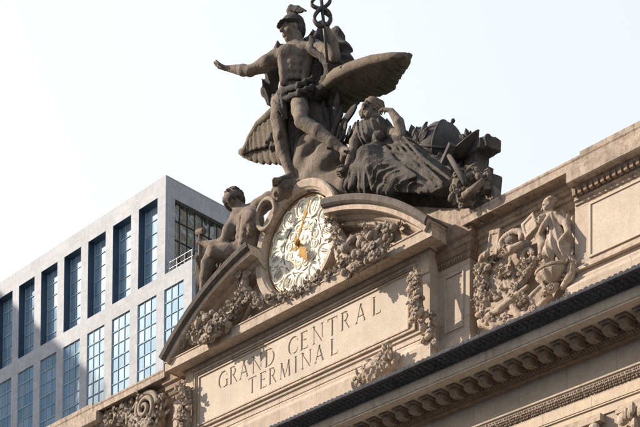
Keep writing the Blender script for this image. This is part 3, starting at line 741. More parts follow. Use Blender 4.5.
for k, r_ in enumerate(ROM):
    a = math.pi/2-2*math.pi*k/12; c = (math.cos(a)*1.72, DC[1], DC[2]+math.sin(a)*1.72)
    e1 = Vector((math.cos(a), 0, math.sin(a))); e2 = Vector((math.sin(a), 0, -math.cos(a)))   # outward, clockwise
    R = Matrix((e2, Vector((0, 1, 0)), e1)).transposed()
    mb = MB(); mb.ball(c, (.36, .035, .42), R, 16, 10)
    mb.tube([Vector(c)+e2*(.37*math.cos(t))+e1*(.43*math.sin(t))+Vector((0, -.045, 0)) for t in [2*math.pi*j/16 for j in range(17)]], .035, 6)
    for q in (-1, 1):
        mb.ball(Vector(c)+e2*.40*q+e1*.22, (.10, .07, .13), R, 8, 6); mb.ball(Vector(c)+e2*.36*q-e1*.24, (.08, .07, .12), R, 8, 6)
        mb.ball(Vector(c)+e2*.14*q+e1*.45, (.09, .06, .07), R, 8, 6)
    mb.ball(Vector(c)-e1*.46, (.12, .07, .09), R, 8, 6)
    cart = mb.build('numeral_plate', M_DIAL, K, True)
    gl = MB(); wds = {'X': .17, 'V': .16, 'I': .075}; tot = sum(wds[q] for q in r_); u = -tot/2
    def st(u0_, v0, u1, v1, t=.032):
        p = Vector(c)+Vector((0, -.085, 0)); gl.tube([p+e2*u0_+e1*v0, p+e2*u1+e1*v1], t*.6, 4)
    for ch in r_:
        w_ = wds[ch]; hh = .22
        if ch == 'I': st(u+w_/2, -hh, u+w_/2, hh)
        if ch == 'V': st(u+.02, hh, u+w_/2, -hh); st(u+w_-.02, hh, u+w_/2, -hh, .02)
        if ch == 'X': st(u+.02, hh, u+w_-.02, -hh); st(u+w_-.02, hh, u+.02, -hh, .02)
        u += w_
    gl.build('numeral', plain('numeral_grey', (.26, .23, .20), .5) if k == 0 else bpy.data.materials['numeral_grey'], cart)
mb = MB()
for k in range(60):
    if k % 5: a = 2*math.pi*k/60; mb.box((math.cos(a)*2.02-.025, DC[1]-.03, DC[2]+math.sin(a)*2.02-.025), (math.cos(a)*2.02+.025, DC[1], DC[2]+math.sin(a)*2.02+.025))
mb.build('minute_mark', bpy.data.materials['numeral_grey'], K); bpy.data.objects['minute_mark']['kind'] = 'stuff'
def hand(angle, L, wd, y, name, fancy):
    a = rad(90-angle); d = Vector((math.cos(a), 0, math.sin(a))); s = Vector((d.z, 0, -d.x)); c = Vector((DC[0], y, DC[2])); mb = MB()
    out_ = [(-.38, .10), (-.30, .16), (-.2, .05), (0, .10), (.12, .05), (L*.30, wd), (L*.38, wd*.6), (L*.55, wd*1.2), (L*.68, wd*1.7), (L*.74, wd*.7), (L*.9, wd*.5), (L, .008)] if not fancy else \
           [(-.30, .07), (-.22, .16), (-.1, .08), (0, .15), (.15, .07), (L*.35, wd), (L*.45, wd*2.6), (L*.58, wd*3.2), (L*.68, wd*1.2), (L*.8, wd*1.8), (L, .01)]
    P = [c+d*l+s*w_ for l, w_ in out_]+[c+d*l-s*w_ for l, w_ in out_[::-1]]
    n = len(P); v = [tuple(p) for p in P]+[tuple(p+Vector((0, .045, 0))) for p in P]
    m = len(out_)
    f = [(k, k+1, n-2-k, n-1-k) for k in range(m-1)]+[(n+k, n+n-1-k, n+n-2-k, n+k+1) for k in range(m-1)]+[(k, n+k, n+(k+1) % n, (k+1) % n) for k in range(n)]
    mb.raw(v, f); return mb.build(name, M_GOLD, K)
hand(26, 1.98, .055, -.16, 'minute_hand', False); hand(150, 1.2, .085, -.08, 'hour_hand', True)
mb = MB(); mb.ball((0, -.17, .02), (.13, .08, .13), seg=14, rings=8); mb.tube([(0, -.15, .02), (0, .24, .02)], .06, 8); mb.build('hub', M_GOLD, K, True)

# ------------------------------------------------------------------ statues
A3 = lambda p: np.array(p)
def W(px, py, Y): return np.array(at(px, py, Y))
def bbox(pts, m): a = np.array(pts); return a.min(0)-m, a.max(0)+m

# --- the standing god
MER = empty('statue', tuple(Vector(W(291, 190, 0))+Vector((0, 0, CZ))), 'tall standing god in a winged helmet with one arm stretched out, holding up a staff', 'statue')
lo = (-7.0, -2.0, 2.0); hi = (2.6, 1.8, 11.8)
S = SDF((-6.8, -2.0, 2.3), (4.4, 1.3, 11.8), .033)
hc = W(292, 30, -.35); look = (-.38, -.92, -.12)
head_sdf(S, hc, look, (-.05, -.15, 1), 1.16)
S.chain([W(296, 36, -.28), W(299, 47, -.12)], [.27, .30], .12)
ch = W(297, 62, -.12); be = W(293, 82, -.12); pv = W(289, 98, -.08)
S.ell(ch, (.90, .58, .92), .2, rot=basis((.62, -.78, 0), (.12, 0, 1)))
S.ell(be, (.62, .46, .85), .25, rot=basis((.6, -.8, 0), (0, 0, 1))); S.ell(pv, (.70, .50, .50), .25, rot=basis((.5, -.85, 0), (0, 0, 1)))
SR, SL = W(276.5, 57, -.18), W(315, 48, -.02)
S.cap(SR, SL, .32, .32, .25)
Rt = basis((.62, -.78, .0), (.10, 0, 1)); Tt = lambda x, y, z, o=ch: A3(Vector(o)+Rt@Vector((x, y, z)))
for q in (-1, 1):
    S.ell(Tt(q*.42, .50, .20), (.44, .16, .32), .10, rot=Rt)
    for j, z_ in enumerate((-.30, -.62, -.94)): S.ell(Tt(q*.17, .48-.05*j, z_), (.17, .10, .15), .12, rot=Rt)
    S.chain([Tt(q*.66, .30, -.1), Tt(q*.55, .30, -.7), Tt(q*.50, .34, -1.2)], [.20, .18, .16], .12)
S.chain([Tt(0, .66, .35), Tt(0, .63, -.3), Tt(0, .60, -1.0)], [.03, .03, .03], .08, op='sub')
EL_, WR_ = W(250, 71, -.75), W(228, 68.5, -1.0)
S.chain([SR, W(264, 65, -.45), EL_], [.36, .33, .23], .1); S.ell(W(266, 63, -.5), (.30, .26, .34), .1)
S.chain([EL_, W(243, 70.3, -.85), WR_], [.24, .25, .14], .08)
hand_sdf(S, WR_, Vector(W(216, 67, -1.1))-Vector(WR_), (0, -.2, 1), .95, .35)
EL2, WR2 = W(335, 56, -.35), W(327, 31, -.75)
S.chain([SL, W(326, 53, -.2), EL2], [.36, .33, .25], .1); S.chain([EL2, W(332, 43, -.55), WR2], [.26, .27, .16], .08)
hand_sdf(S, WR2, Vector(W(323.5, 20, -.85))-Vector(WR2), (-1, 0, .1), .85, 1.25)
HR, KR, AR = W(280, 103, -.1), W(280, 135, -.35), W(290.5, 177, -.15)
S.chain([HR, W(279, 118, -.25), KR], [.43, .38, .29], .15); S.chain([KR, W(283, 150, -.18), W(287, 163, -.12), AR], [.33, .33, .25, .165], .1)
S.ell(W(279, 134, -.62), (.17, .13, .2), .08); foot_sdf(S, AR, (-.45, -.9, 0), 1.35)
HL, KL, AL = W(299, 101, -.2), W(301, 121, -1.05), W(345, 151, -.15)
S.chain([HL, W(300, 110, -.6), KL], [.42, .38, .29], .15); S.chain([KL, W(318, 132, -.72), W(332, 142, -.45), AL], [.30, .31, .23, .16], .1)
foot_sdf(S, AL, (.8, -.45, -.1), 1.3)
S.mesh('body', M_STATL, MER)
# helmet with its wing
S = SDF(A3(hc)-(1.6, 1.3, 1.0), A3(hc)+(1.7, 1.6, 1.9), .033); R = basis(look, (-.05, -.15, 1)); Pp = lambda x, y, z: A3(Vector(hc)+R@Vector((x*1.16, y*1.16, z*1.16)))
S.ell(Pp(0, -.07, .24), (.50, .56, .42), .05, rot=R); S.box(Pp(0, 0, -.35), (1.2, 1.2, .52), .04, op='sub', rot=R)
S.ell(Pp(0, .04, .19), (.54, .70, .045), .06, rot=R); S.ell(Pp(0, -.25, .0), (.46, .36, .42), .1, rot=R); S.ell(Pp(0, .36, -.12), (.36, .46, .34), .04, op='sub', rot=R)
S.chain([W(292, 17, -.4), W(289.5, 11, -.38), W(291, 8, -.35), W(298, 8.5, -.28), W(306, 11, -.2)], [.15, .13, .13, .11, .04], .07)
S.chain([W(290, 11, -.38), W(296, 11, -.3), W(302, 12, -.24)], [.13, .11, .05], .05)
S.chain([W(290, 14, -.38), W(294, 14, -.3)], [.13, .10], .05)
S.mesh('helmet', M_DRAP, MER)
# loin cloth
S = SDF(A3(pv)-(2.0, 1.8, 2.4), A3(pv)+(2.2, 1.5, 1.6), .035)
fo = folds((.45, -.1, 1), 9, .055, .8, 2)
S.ell(W(290, 97, -.1), (.74, .56, .56), .1, fold=fo); S.chain([W(273, 98, -.3), W(284, 91, -.62), W(299, 86, -.62), W(312, 80, -.2)], [.13, .16, .16, .18], .1, fold=folds((.8, 0, .9), 12, .04, .5, 1))
S.chain([W(272, 103, -.3), W(284, 100, -.70), W(299, 93, -.72), W(312, 88, -.25)], [.12, .16, .15, .18], .05, fold=folds((.8, 0, .9), 11, .04, .5, 4))
S.chain([W(283, 98, -.7), W(283, 110, -.68), W(286, 119, -.6)], [.22, .20, .07], .1, fold=folds((1, .2, .1), 16, .06, .6, 1))
S.mesh('loin_cloth', M_DRAP, MER)
# cloak: over the raised arm, down the back and between the legs
S = SDF((-3.6, -1.3, 2.0), (4.0, 2.6, 11.6), .045)
fv = folds((1, .6, .12), 7.5, .09, 1.0, 3); fd = folds((.6, .3, .8), 7, .08, 1.0, 5)
S.chain([W(309, 42, .35), W(322, 34, .45), W(336, 35, .5), W(345, 48, .6), W(347, 64, .6), W(338, 82, .6), W(326, 96, .6)], [.24, .22, .24, .26, .30, .36, .40], .25, fold=fd)
S.chain([W(316, 36, -.1), W(311, 42, -.35), W(313, 50, -.45), W(322, 58, -.4), W(330, 64, -.3), W(338, 66, 0)], [.16, .16, .15, .16, .2, .3], .12, fold=fd)
S.chain([W(330, 50, .2), W(334, 66, .1), W(330, 80, .1), W(320, 92, .1)], [.42, .42, .35, .3], .2, fold=fd)
S.chain([W(322, 45, 1.0), W(326, 70, 1.0), W(318, 95, .9), W(310, 125, .8)], [.7, .85, .85, .8], .3, fold=fv)
S.chain([W(279, 50, .6), W(274, 70, .6), W(270, 90, .6), W(269, 103, .55)], [.34, .42, .42, .16], .2, fold=fv)
S.chain([W(300, 60, .7), W(297, 90, .7), W(296, 120, .6), W(300, 150, .5), W(302, 170, .35)], [.6, .6, .62, .5, .32], .2, fold=fv)
S.chain([W(292, 110, .3), W(294, 135, .3), W(299, 158, .2), W(301, 172, .1)], [.34, .36, .3, .12], .1, fold=folds((1, .3, .05), 13, .09, .8, 1))
S.mesh('cloak', M_DRAP, MER)
# staff with two snakes
mb = MB(); s0, s1 = Vector(W(327.5, 62, -.9)), Vector(W(320.5, -9, -.95)); ax = (s1-s0).normalized()
sx_ = Vector((.8, .6, 0)); sx_ = (sx_-ax*sx_.dot(ax)).normalized(); sy_ = ax.cross(sx_)
mb.tube([s0, s1], [.06, .085], 8); mb.ball(s1, .13)
ctr = Vector(W(322.3, 17, -.93)); mb.build('staff_rod', M_BRONZE, MER, True)
for q in (-1, 1):
    mb = MB(); pts = []; n = 60
    for j in range(n+1):
        t = j/n; hgt = -.55+1.75*t
        if hgt < .40: amp = .36*math.sin(math.pi*(hgt+.55)/.95); dp = .10*q
        else: amp = .42*math.sin(math.pi*min(1, (hgt-.40)/.62)*.86)**.9*(1 if hgt < 1.1 else 1); dp = 0
        pts.append(ctr+ax*(hgt-.02)+sx_*(q*amp)+sy_*dp)
    mb.tube(pts, [.04+.05*math.sin(math.pi*min(1, .1+.9*j/n))**.5 for j in range(n+1)], 8); mb.ball(pts[-1], (.11, .11, .08), seg=8, rings=6)
    mb.build('snake', M_BRONZE, MER, True)
mb = MB(); R = Matrix((sx_, sy_, ax)).transposed(); pts = [ctr+sx_*.37*math.cos(a)+ax*(.42*math.sin(a)-.05) for a in [2*math.pi*j/24 for j in range(25)]]
mb.tube(pts, .085, 8); mb.build('staff_ring', M_BRONZE, MER, True)

# --- eagle
def feather(mb, a, b, wd, nrm, th=.05, rg=None):
    a, b = Vector(a), Vector(b); d = (b-a); L = d.length; d /= L; n_ = Vector(nrm); n_ = (n_-d*n_.dot(d)).normalized(); s = d.cross(n_)
    prof = ((0, .35), (.15, .7), (.5, 1), (.8, .92), (.93, .62), (1, .12)); i = len(mb.v)
    for t, w_ in prof:
        c = a+d*L*t+n_*(-.10*L*t*t)
        for u, h_ in ((-1, 0), (-.5, .6), (0, 1.15), (.5, .6), (1, 0), (0, -.6)): mb.v.append(tuple(c+s*u*w_*wd+n_*h_*th))
    for k in range(len(prof)-1):
        for j in range(6): p, q = i+k*6+j, i+k*6+(j+1) % 6; mb.f.append((p, q, q+6, p+6))
    mb.f.append(tuple(i+j for j in range(6))[::-1]); e = i+(len(prof)-1)*6; mb.f.append(tuple(e+j for j in range(6)))
def wing(name, lead, tips, nrm, parent, rows, mat, wds=.3):
    """lead: points of the leading edge root to tip; tips: feather ends, inner to outer"""
    mb = MB(); n = len(lead)
    def on(P, t):
        t = t*(len(P)-1); k = min(int(t), len(P)-2); return Vector(P[k]).lerp(Vector(P[k+1]), t-k)
    nv = Vector(nrm).normalized()
    for r_, (frac, cnt, w_) in enumerate(rows):
        for j in range(cnt):
            t = (j+.5)/cnt; a = on(lead, t*.97); e = on(tips, t); b = a.lerp(e, frac)
            feather(mb, a.lerp(e, max(0, frac-.62)*.4)+nv*(.05*r_), b+nv*(.05*r_), w_*wds, nrm, .07)
    I0 = len(mb.v); NS, NC = 30, 8      # the smooth, fleshy inner part of the wing
    for k in range(NS+1):
        t = k/NS; a, e = on(lead, t), on(tips, t)
        for j in range(NC+1):
            u = j/NC*.66; th = .10*(1-u)+.03*math.sin(t*55+u*3); mb.v.append(tuple(a.lerp(e, u)+nv*(.12+th)-nv*.0))
        for j in range(NC+1): mb.v.append(tuple(a.lerp(e, (NC-j)/NC*.66)-nv*.12))
    W2 = 2*(NC+1)
    for k in range(NS):
        for j in range(W2): p, q = I0+k*W2+j, I0+k*W2+(j+1) % W2; mb.f.append((p, q, q+W2, p+W2))
    mb.f.append(tuple(I0+j for j in range(W2))); mb.f.append(tuple(I0+NS*W2+j for j in range(W2))[::-1])
    mb.tube(lead, [.34-.18*k/(n-1) for k in range(n)], 10)
    return mb.build(name, mat, parent, True)
EAG = empty('eagle', tuple(Vector(W(318, 150, .9))+Vector((0, 0, CZ))), 'carved eagle with spread wings rising behind the standing god', 'statue')
NR = (.25, -.78, -.58)
lead = [W(320, 104, .7), W(324, 86, .2), W(336, 75, -.2), W(352, 67.5, -.4), (W(372, 60.5, -.5)), W(392, 57, -.5), W(406, 56.5, -.3)]
tips = [W(326, 128, 1.3), W(338, 120, 1.3), W(351, 107, 1.3), W(364, 99, 1.25), W(376, 94, 1.2), W(386, 92, 1.1), W(393, 89, 0.95), W(397, 82, 0.75), W(402, 75, 0.5), W(407, 68, 0.25), W(409, 60, 0.0)]
wing('wing', lead, tips, NR, EAG, [(1.06, 14, 1.35), (.84, 15, 1.3)], M_WING, .28)
lead = [W(283, 106, .9), W(270, 117, .8), W(259, 126, .7), W(250.5, 139, .6), W(245, 152, .5)]
tips = [W(281, 160, .8), W(274, 160, .75), W(264, 161, .7), W(254, 159.5, .6), W(247.5, 157.5, .55), W(243, 156, .5)]
wing('wing', lead, tips, NR, EAG, [(1.05, 8, 1.3), (.80, 8, 1.25)], M_WING, .30)
S = SDF((-2.0, -1.0, 3.2), (4.2, 2.4, 8.4), .05)
S.chain([W(285, 140, .3), W(300, 128, .8), W(318, 122, 1.0), W(330, 130, 1.0)], [.3, .7, .95, .7], .3, fold=lumps(7, .035, 1))
S.ell(W(272, 140, -.1), (.34, .3, .3), .1, fold=lumps(12, .03, 2)); S.cap(W(268, 140, -.25), W(264.5, 144, -.4), .14, .05, .05); S.cap(W(276, 139, .1), W(286, 139, .3), .3, .4, .1, fold=lumps(10, .04, 3))
S.ell(W(274, 147, -.1), (.25, .22, .2), .08, fold=lumps(12, .04, 5)); S.mesh('body', M_STAT, EAG)
mb = MB(); rg = random.Random(8)
for k in range(20):   # ruffled tail and thigh feathers
    a = W(318+rg.random()*22, 140-rg.random()*14, .55+.3*rg.random()); th = rad(25+rg.random()*75)
    b = a+A3((math.cos(th)*(1.0+.6*rg.random()), -.15-.3*rg.random(), math.sin(th)*(1.0+.6*rg.random())))
    feather(mb, a, b, .16+.06*rg.random(), (.2, -1, -.1), .05)
for k in range(12):
    a = W(326+k*2.2, 152-k*.8, .3); b = a+A3((.5+.3*rg.random(), -.4, .9*rg.random()-.1)); feather(mb, a, b, .17, (.2, -1, .3), .05)
mb.build('tail_feathers', M_DRAP, EAG, True)

# --- rock mass that carries the group
ROCK = empty('rock_base', tuple(Vector(W(330, 195, .8))+Vector((0, 0, CZ))), 'rough carved rock mass under the statues, above the arched cornice', 'statue base')
S = SDF((-3.2, -1.3, -1.6), (11.3, 2.2, 6.6), .07)
ln = lumps(2.2, .09, 4)
S.chain([W(302, 176, .7), W(312, 160, .8), W(320, 142, 1.0)], [.75, .85, .7], .4, fold=ln)
S.chain([W(318, 182, .7), W(330, 168, .8), W(338, 152, 1.0)], [.85, .9, .6], .4, fold=ln)
S.chain([W(300, 190, .6), W(330, 188, .7), W(352, 184, .7)], [.6, .65, .8], .3, fold=ln)
S.chain([W(346, 190, .5), W(380, 192, .9), W(410, 196, 1.15), W(440, 200, 1.25), W(470, 204, 1.3)], [.35, .42, .5, .5, .45], .3, fold=lumps(3, .06, 1))
S.chain([W(372, 182, 1.6), W(410, 180, 1.8), W(440, 182, 1.8), W(465, 190, 1.7)], [.8, .9, .9, .8], .4, fold=ln)
S.ell(W(285, 191, -.15), (.6, .55, .32), .2, fold=lumps(8, .06, 2)); S.chain([W(276, 200, -.1), W(288, 190, -.1), W(297, 186, 0)], [.3, .4, .3], .2, fold=lumps(9, .07, 7))
S.mesh('rock', M_STATL, ROCK)

# --- the reclining woman
MIN = empty('statue', tuple(Vector(W(385, 190, 0.65))+Vector((0, 0, CZ))), 'seated robed woman leaning her head on her hand, right of the eagle', 'statue')
S = SDF(A3(W(372, 140, 0.15))-(2.6, 2.0, 3.6), A3(W(378, 118, 0.15))+(3.6, 2.2, 2.0), .035)
hm = W(371, 112, 0); lk = (-.40, -.80, -.45)
head_sdf(S, hm, lk, (-.25, -.3, 1), 1.12, female=1)
S.chain([W(374, 118, 0.15), W(376, 125, 0.3)], [.22, .26], .12)
S.ell(W(374, 135, 0.3), (.78, .52, .72), .2); S.ell(W(374, 150, 0.4), (.62, .48, .6), .2)
S.cap(W(361, 130, 0.05), W(388, 131, 0.55), .26, .26, .2)
S.chain([W(388, 131, 0.55), W(396, 136, 0.3), W(402, 136, 0.05)], [.27, .25, .22], .1); S.chain([W(402, 136, 0.05), W(399, 123, -0.05), W(391.5, 111.5, -0.15)], [.23, .23, .14], .06)
hand_sdf(S, W(391, 110.5, -0.15), Vector(W(379, 108.5, -0.2))-Vector(W(391, 110.5, -0.15)), (-.2, .4, -1), .8, .5)
S.chain([W(361, 130, 0.05), W(355, 143, -0.25), W(353, 153, -0.35)], [.28, .25, .21], .1); S.chain([W(353, 153, -0.35), W(350, 161, -0.45), W(347, 167, -0.55)], [.22, .2, .13], .06)
hand_sdf(S, W(347, 167, -0.55), (-.3, -.4, -.8), (-.6, -.3, .1), .75, .8)
S.chain([W(376, 155, .3), W(368, 158, -.5), W(400, 178, -.4), W(412, 186, -.35)], [.3, .28, .2, .15], .1); foot_sdf(S, W(412, 186, -0.35), (.8, -.5, .1), 1.1)
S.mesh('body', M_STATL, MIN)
S = SDF(A3(hm)-(1.1, 1.1, 1.0), A3(hm)+(1.6, 1.4, 1.5), .033); R = basis(lk, (-.25, -.3, 1)); Pp = lambda x, y, z: A3(Vector(hm)+R@Vector((x*1.1, y*1.1, z*1.1)))
fh = folds((.5, .2, 1), 17, .035, .8, 2)
S.ell(Pp(0, -.16, .14), (.46, .46, .46), .05, rot=R, fold=fh); S.ell(Pp(0, .32, -.18), (.27, .42, .40), .05, op='sub', rot=R)
S.cap(Pp(-.30, .24, .22), Pp(.30, .24, .22), .13, .13, .06, fold=fh); S.ell(Pp(.1, -.5, .18), (.30, .28, .26), .1, fold=fh); S.chain([Pp(.36, .05, .1), Pp(.36, -.1, -.15), Pp(.28, -.2, -.4)], [.14, .14, .12], .08, fold=fh)
S.mesh('hair', M_STATL, MIN)
S = SDF((2.6, -1.6, -1.2), (11.2, 2.8, 6.8), .04)
fb = folds((.95, .3, .25), 13, .06, .9, 1)
S.ell(W(373, 136, 0.28), (.92, .70, .80), .15, fold=fb); S.ell(W(367, 136, -0.25), (.30, .26, .28), .15, fold=fb); S.ell(W(378, 137, -0.17), (.30, .26, .28), .15, fold=fb)
S.cap(W(361, 129, 0.05), W(387, 131, 0.5), .33, .33, .2, fold=fb)
S.ell(W(375, 151, 0.4), (.74, .58, .66), .15, fold=fb)
S.chain([W(366, 144, -0.05), W(376, 147, -0.1), W(388, 143, 0.25)], [.13, .13, .13], .05)
f1 = folds((.62, .1, .8), 10, .10, .8, 6); f2 = folds((-.15, .4, .9), 11, .085, 1.1, 2); f3 = folds((1, .4, -.25), 11, .10, .7, 9)
S.chain([W(385, 166, 0.55), W(376, 158, -0.05), W(368, 157, -0.55)], [.66, .56, .46], .2, fold=f2)
S.chain([W(368, 157, -0.55), W(385, 172, -0.45), W(400, 180, -0.4), W(412, 184, -0.35)], [.46, .46, .40, .26], .15, fold=f2)
S.chain([W(364, 158, -0.55), W(357, 172, -0.45), W(350, 187, -0.25)], [.30, .32, .26], .2, fold=f3)
S.chain([W(370, 160, -0.6), W(370, 176, -0.45), W(368, 190, -0.25)], [.28, .36, .34], .2, fold=f3)
S.chain([W(382, 176, -0.35), W(384, 188, -0.25), W(395, 190, -0.25)], [.3, .36, .3], .2, fold=f2)
S.chain([W(390, 160, 0.75), W(398, 148, 0.55), W(404, 142, 0.35)], [.62, .52, .42], .2, fold=f1)
S.chain([W(404, 142, 0.35), W(420, 156, 0.35), W(434, 168, 0.35), W(448, 177, 0.35)], [.42, .46, .44, .40], .2, fold=f1)
S.chain([W(400, 160, 0.25), W(416, 170, 0.15), W(434, 180, 0.15), W(450, 188, 0.25)], [.6, .6, .5, .35], .3, fold=f1)
S.chain([W(405, 176, 0.05), W(425, 184, -0.05), W(445, 190, 0.05)], [.4, .36, .3], .2, fold=f1)
S.chain([W(440, 160, 0.85), W(452, 168, 0.75), W(462, 180, 0.75)], [.5, .5, .4], .2, fold=f3)
S.chain([W(372, 160, 1.15), W(400, 168, 1.25), W(440, 176, 1.15)], [.8, .9, .8], .3, fold=f1)
for k in range(5):      # long folds over the raised leg
    u = k/5; a0, b0 = 392+14*u, 146-9*u+3*math.sin(k); a1, b1 = 420+38*u, 193-17*u
    S.chain([W(a0, b0, -.2), W(a0*.6+a1*.4, b0*.6+b1*.4+2+2*math.sin(k*2), -.36), W(a1, b1, -.30)], [.05, .085, .06], .05)
for k in range(7):      # folds hanging from the near knee
    u = k/6; S.chain([W(363+6*u, 151+2*u, -.86), W(354+15*u, 166+2*u, -.84), W(346+27*u, 186+2*math.sin(k*2.3), -.55)], [.05, .09, .12], .16)
for k in range(6):      # folds across the lap and along the lying leg
    u = k/5; S.chain([W(380+6*u, 152-5*u, -.2), W(386+8*u, 164-3*u, -.7+.2*u), W(402+14*u, 182-6*u, -.6)], [.06, .10, .06], .10)
for k in range(5):
    u = k/4; S.chain([W(384+6*u, 186-1*u, -.45), W(405+6*u, 190-4*u, -.35), W(438+8*u, 192-8*u, -.15)], [.07, .10, .08], .10)
S.mesh('robe', M_STAT, MIN)

# --- the seated bearded man
HER = empty('statue', tuple(Vector(W(240, 262, -0.15))+Vector((0, 0, CZ))), 'muscular bearded man seated on the left arch, gripping an upright rod', 'statue')
S = SDF(A3(W(240, 235, -0.35))-(3.6, 1.6, 2.8), A3(W(255, 215, 0.05))+(2.6, 1.4, 2.0), .035)
hh = W(233, 199, -0.35); lk = (.25, -.85, .45); up_ = (-.35, .35, 1)
head_sdf(S, hh, lk, up_, 1.15)
S.chain([W(238, 207, -0.2), W(246, 215, -0.07)], [.30, .36], .15)
S.ell(W(250, 226, -0.1), (.92, .60, .86), .2, rot=basis((-.2, -1, 0), (.15, 0, 1))); S.ell(W(248, 245, -0.1), (.66, .50, .66), .2); S.ell(W(246, 256, 0), (.72, .56, .46), .2)
Rt = basis((-.05, -1, .15), (.22, 0, 1)); Tt = lambda x, y, z: A3(Vector(W(250, 226, -0.1))+Rt@Vector((x, y, z)))
for q in (-1, 1):
    S.ell(Tt(q*.42, .48, .12), (.42, .17, .34), .08, rot=Rt)
    for j, z_ in enumerate((-.36, -.66, -.96)): S.ell(Tt(q*.18, .43-.04*j, z_), (.18, .11, .16), .10, rot=Rt)
    for j in range(3): S.ell(Tt(q*.60, .27, -.25-.22*j), (.10, .16, .10), .08, rot=Rt)
S.chain([Tt(0, .62, .3), Tt(0, .58, -.3), Tt(0, .56, -1.0)], [.04, .04, .03], .08, op='sub')
S.cap(W(238, 217, -0.25), W(259, 208, 0.15), .34, .36, .2)
S.chain([W(259, 207, 0.15), W(270, 200, 0.3), W(278, 196.5, 0.35)], [.40, .36, .25], .12); S.chain([W(278, 196.5, 0.35), W(284, 194, 0.35), W(291, 191.5, 0.35)], [.26, .24, .15], .08)
hand_sdf(S, W(291, 191.5, 0.35), (1, -.3, .1), (0, -.6, -1), .85, .6)
S.chain([W(238, 218, -0.3), W(230, 231, -0.55), W(224, 243, -0.7)], [.38, .34, .25], .12); S.chain([W(224, 243, -0.7), W(214, 246, -0.85), W(205, 244, -0.95)], [.27, .26, .16], .08)
hand_sdf(S, W(205, 244.5, -0.95), Vector(W(199, 238, -1))-Vector(W(205, 244, -0.95)), (-1, .2, .1), .8, 1.2)
S.chain([W(244, 256, -0.15), W(228, 254, -0.6), W(213, 253, -1.1)], [.52, .46, .34], .15); S.chain([W(213, 253, -1.1), W(208, 264, -1.1), W(205, 276, -1.05), W(203, 290, -0.95)], [.34, .34, .25, .17], .1)
S.ell(W(211, 253, -1.35), (.18, .14, .2), .06)
S.chain([W(248, 258, 0.15), W(236, 262, -0.05), W(226, 268, -0.25)], [.5, .42, .34], .15)
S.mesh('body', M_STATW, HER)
S = SDF(A3(hh)-(1.2, 1.2, 1.2), A3(hh)+(1.2, 1.2, 1.3), .033); R = basis(lk, up_); Pp = lambda x, y, z: A3(Vector(hh)+R@Vector((x*1.15, y*1.15, z*1.15)))
rg = random.Random(4)
for k in range(230):
    a, b_ = rg.random()*6.283, math.acos(rg.uniform(-.55, 1)); p = (math.sin(b_)*math.cos(a), math.sin(b_)*math.sin(a), math.cos(b_))
    if p[1] > .45 and p[2] < .62: continue
    S.ell(Pp(p[0]*.40, p[1]*.44-.06, p[2]*.44+.08), (.095, .095, .085), .02)
S.ell(Pp(0, -.08, .10), (.44, .48, .46), .05); S.ell(Pp(0, .42, -.12), (.30, .40, .40), .05, op='sub')
for k in range(60):
    a = rg.uniform(-1, 1); S.ell(Pp(a*.27, .30-.12*abs(a)+rg.uniform(-.05, .05), -.36+.18*abs(a)-rg.random()*.12), (.08, .08, .09), .02)
S.mesh('hair', M_STAT, HER)
mb = MB(); mb.tube([W(200.5, 232, -1), W(200, 262, -0.95)], [.10, .12], 10); mb.tube([W(197.5, 233, -0.97), W(204, 231, -1.03)], [.16, .16], 10)
mb.build('rod', M_STATL, HER)
S = SDF(A3(W(205, 275, -0.85))-(1.6, 1.3, 2.0), A3(W(240, 250, -0.35))+(2.2, 1.6, 1.6), .045)
fz = folds((1, .3, .3), 8, .07, 1, 3)
S.chain([W(199, 258, -0.95), W(199.5, 270, -0.85), W(203, 284, -0.75)], [.22, .24, .24], .12, fold=fz)
S.chain([W(250, 257, 0.15), W(236, 261, -0.05), W(222, 266, -0.25), W(210, 278, -0.45)], [.32, .32, .30, .22], .2, fold=fz)
S.mesh('drapery', M_STAT, HER)
SC_ = empty('scroll_ring', tuple(Vector(W(266, 216, -.2))+Vector((0, 0, CZ))), 'stone scroll loop between the seated man and the clock ring', 'ornament')
mb = MB(); cc = Vector(W(266, 214, -.35)); pts = [cc+Vector((math.cos(a)*.62, 0, math.sin(a)*.70)) for a in [rad(-20+340*j/28) for j in range(29)]]
mb.tube(pts, [.11]*29, 8); mb.build('scroll', M_CARVE, SC_, True)
# ------------------------------------------------------------------ the still life of learning and trade, right of the reclining woman
GL = empty('globe', tuple(Vector(W(443, 160, .3))+Vector((0, 0, CZ))), 'dark carved globe with raised bands and a small knob, behind the seated woman', 'globe')
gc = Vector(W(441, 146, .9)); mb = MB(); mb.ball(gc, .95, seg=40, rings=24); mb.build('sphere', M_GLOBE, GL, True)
mb = MB(); ga = Vector((.55, .1, .85)).normalized(); Rg = basis((0, 1, -.1), ga)
for Rr, tilt in ((.96, (.45, -.35, .8)), (.955, (.9, .4, -.3))):
    n_ = Vector(tilt).normalized(); e1 = n_.orthogonal().normalized(); e2 = n_.cross(e1)
    mb.tube([gc+(e1*math.cos(a)+e2*math.sin(a))*Rr for a in [2*math.pi*j/48 for j in range(49)]], .055, 8)
mb.build('meridian_band', M_GLOBE, GL, True)
mb = MB(); mb.tube([gc+ga*.9, gc+ga*1.04], [.10, .06], 8); mb.ball(gc+ga*1.08, .10); mb.build('knob', M_GLOBE, GL, True)
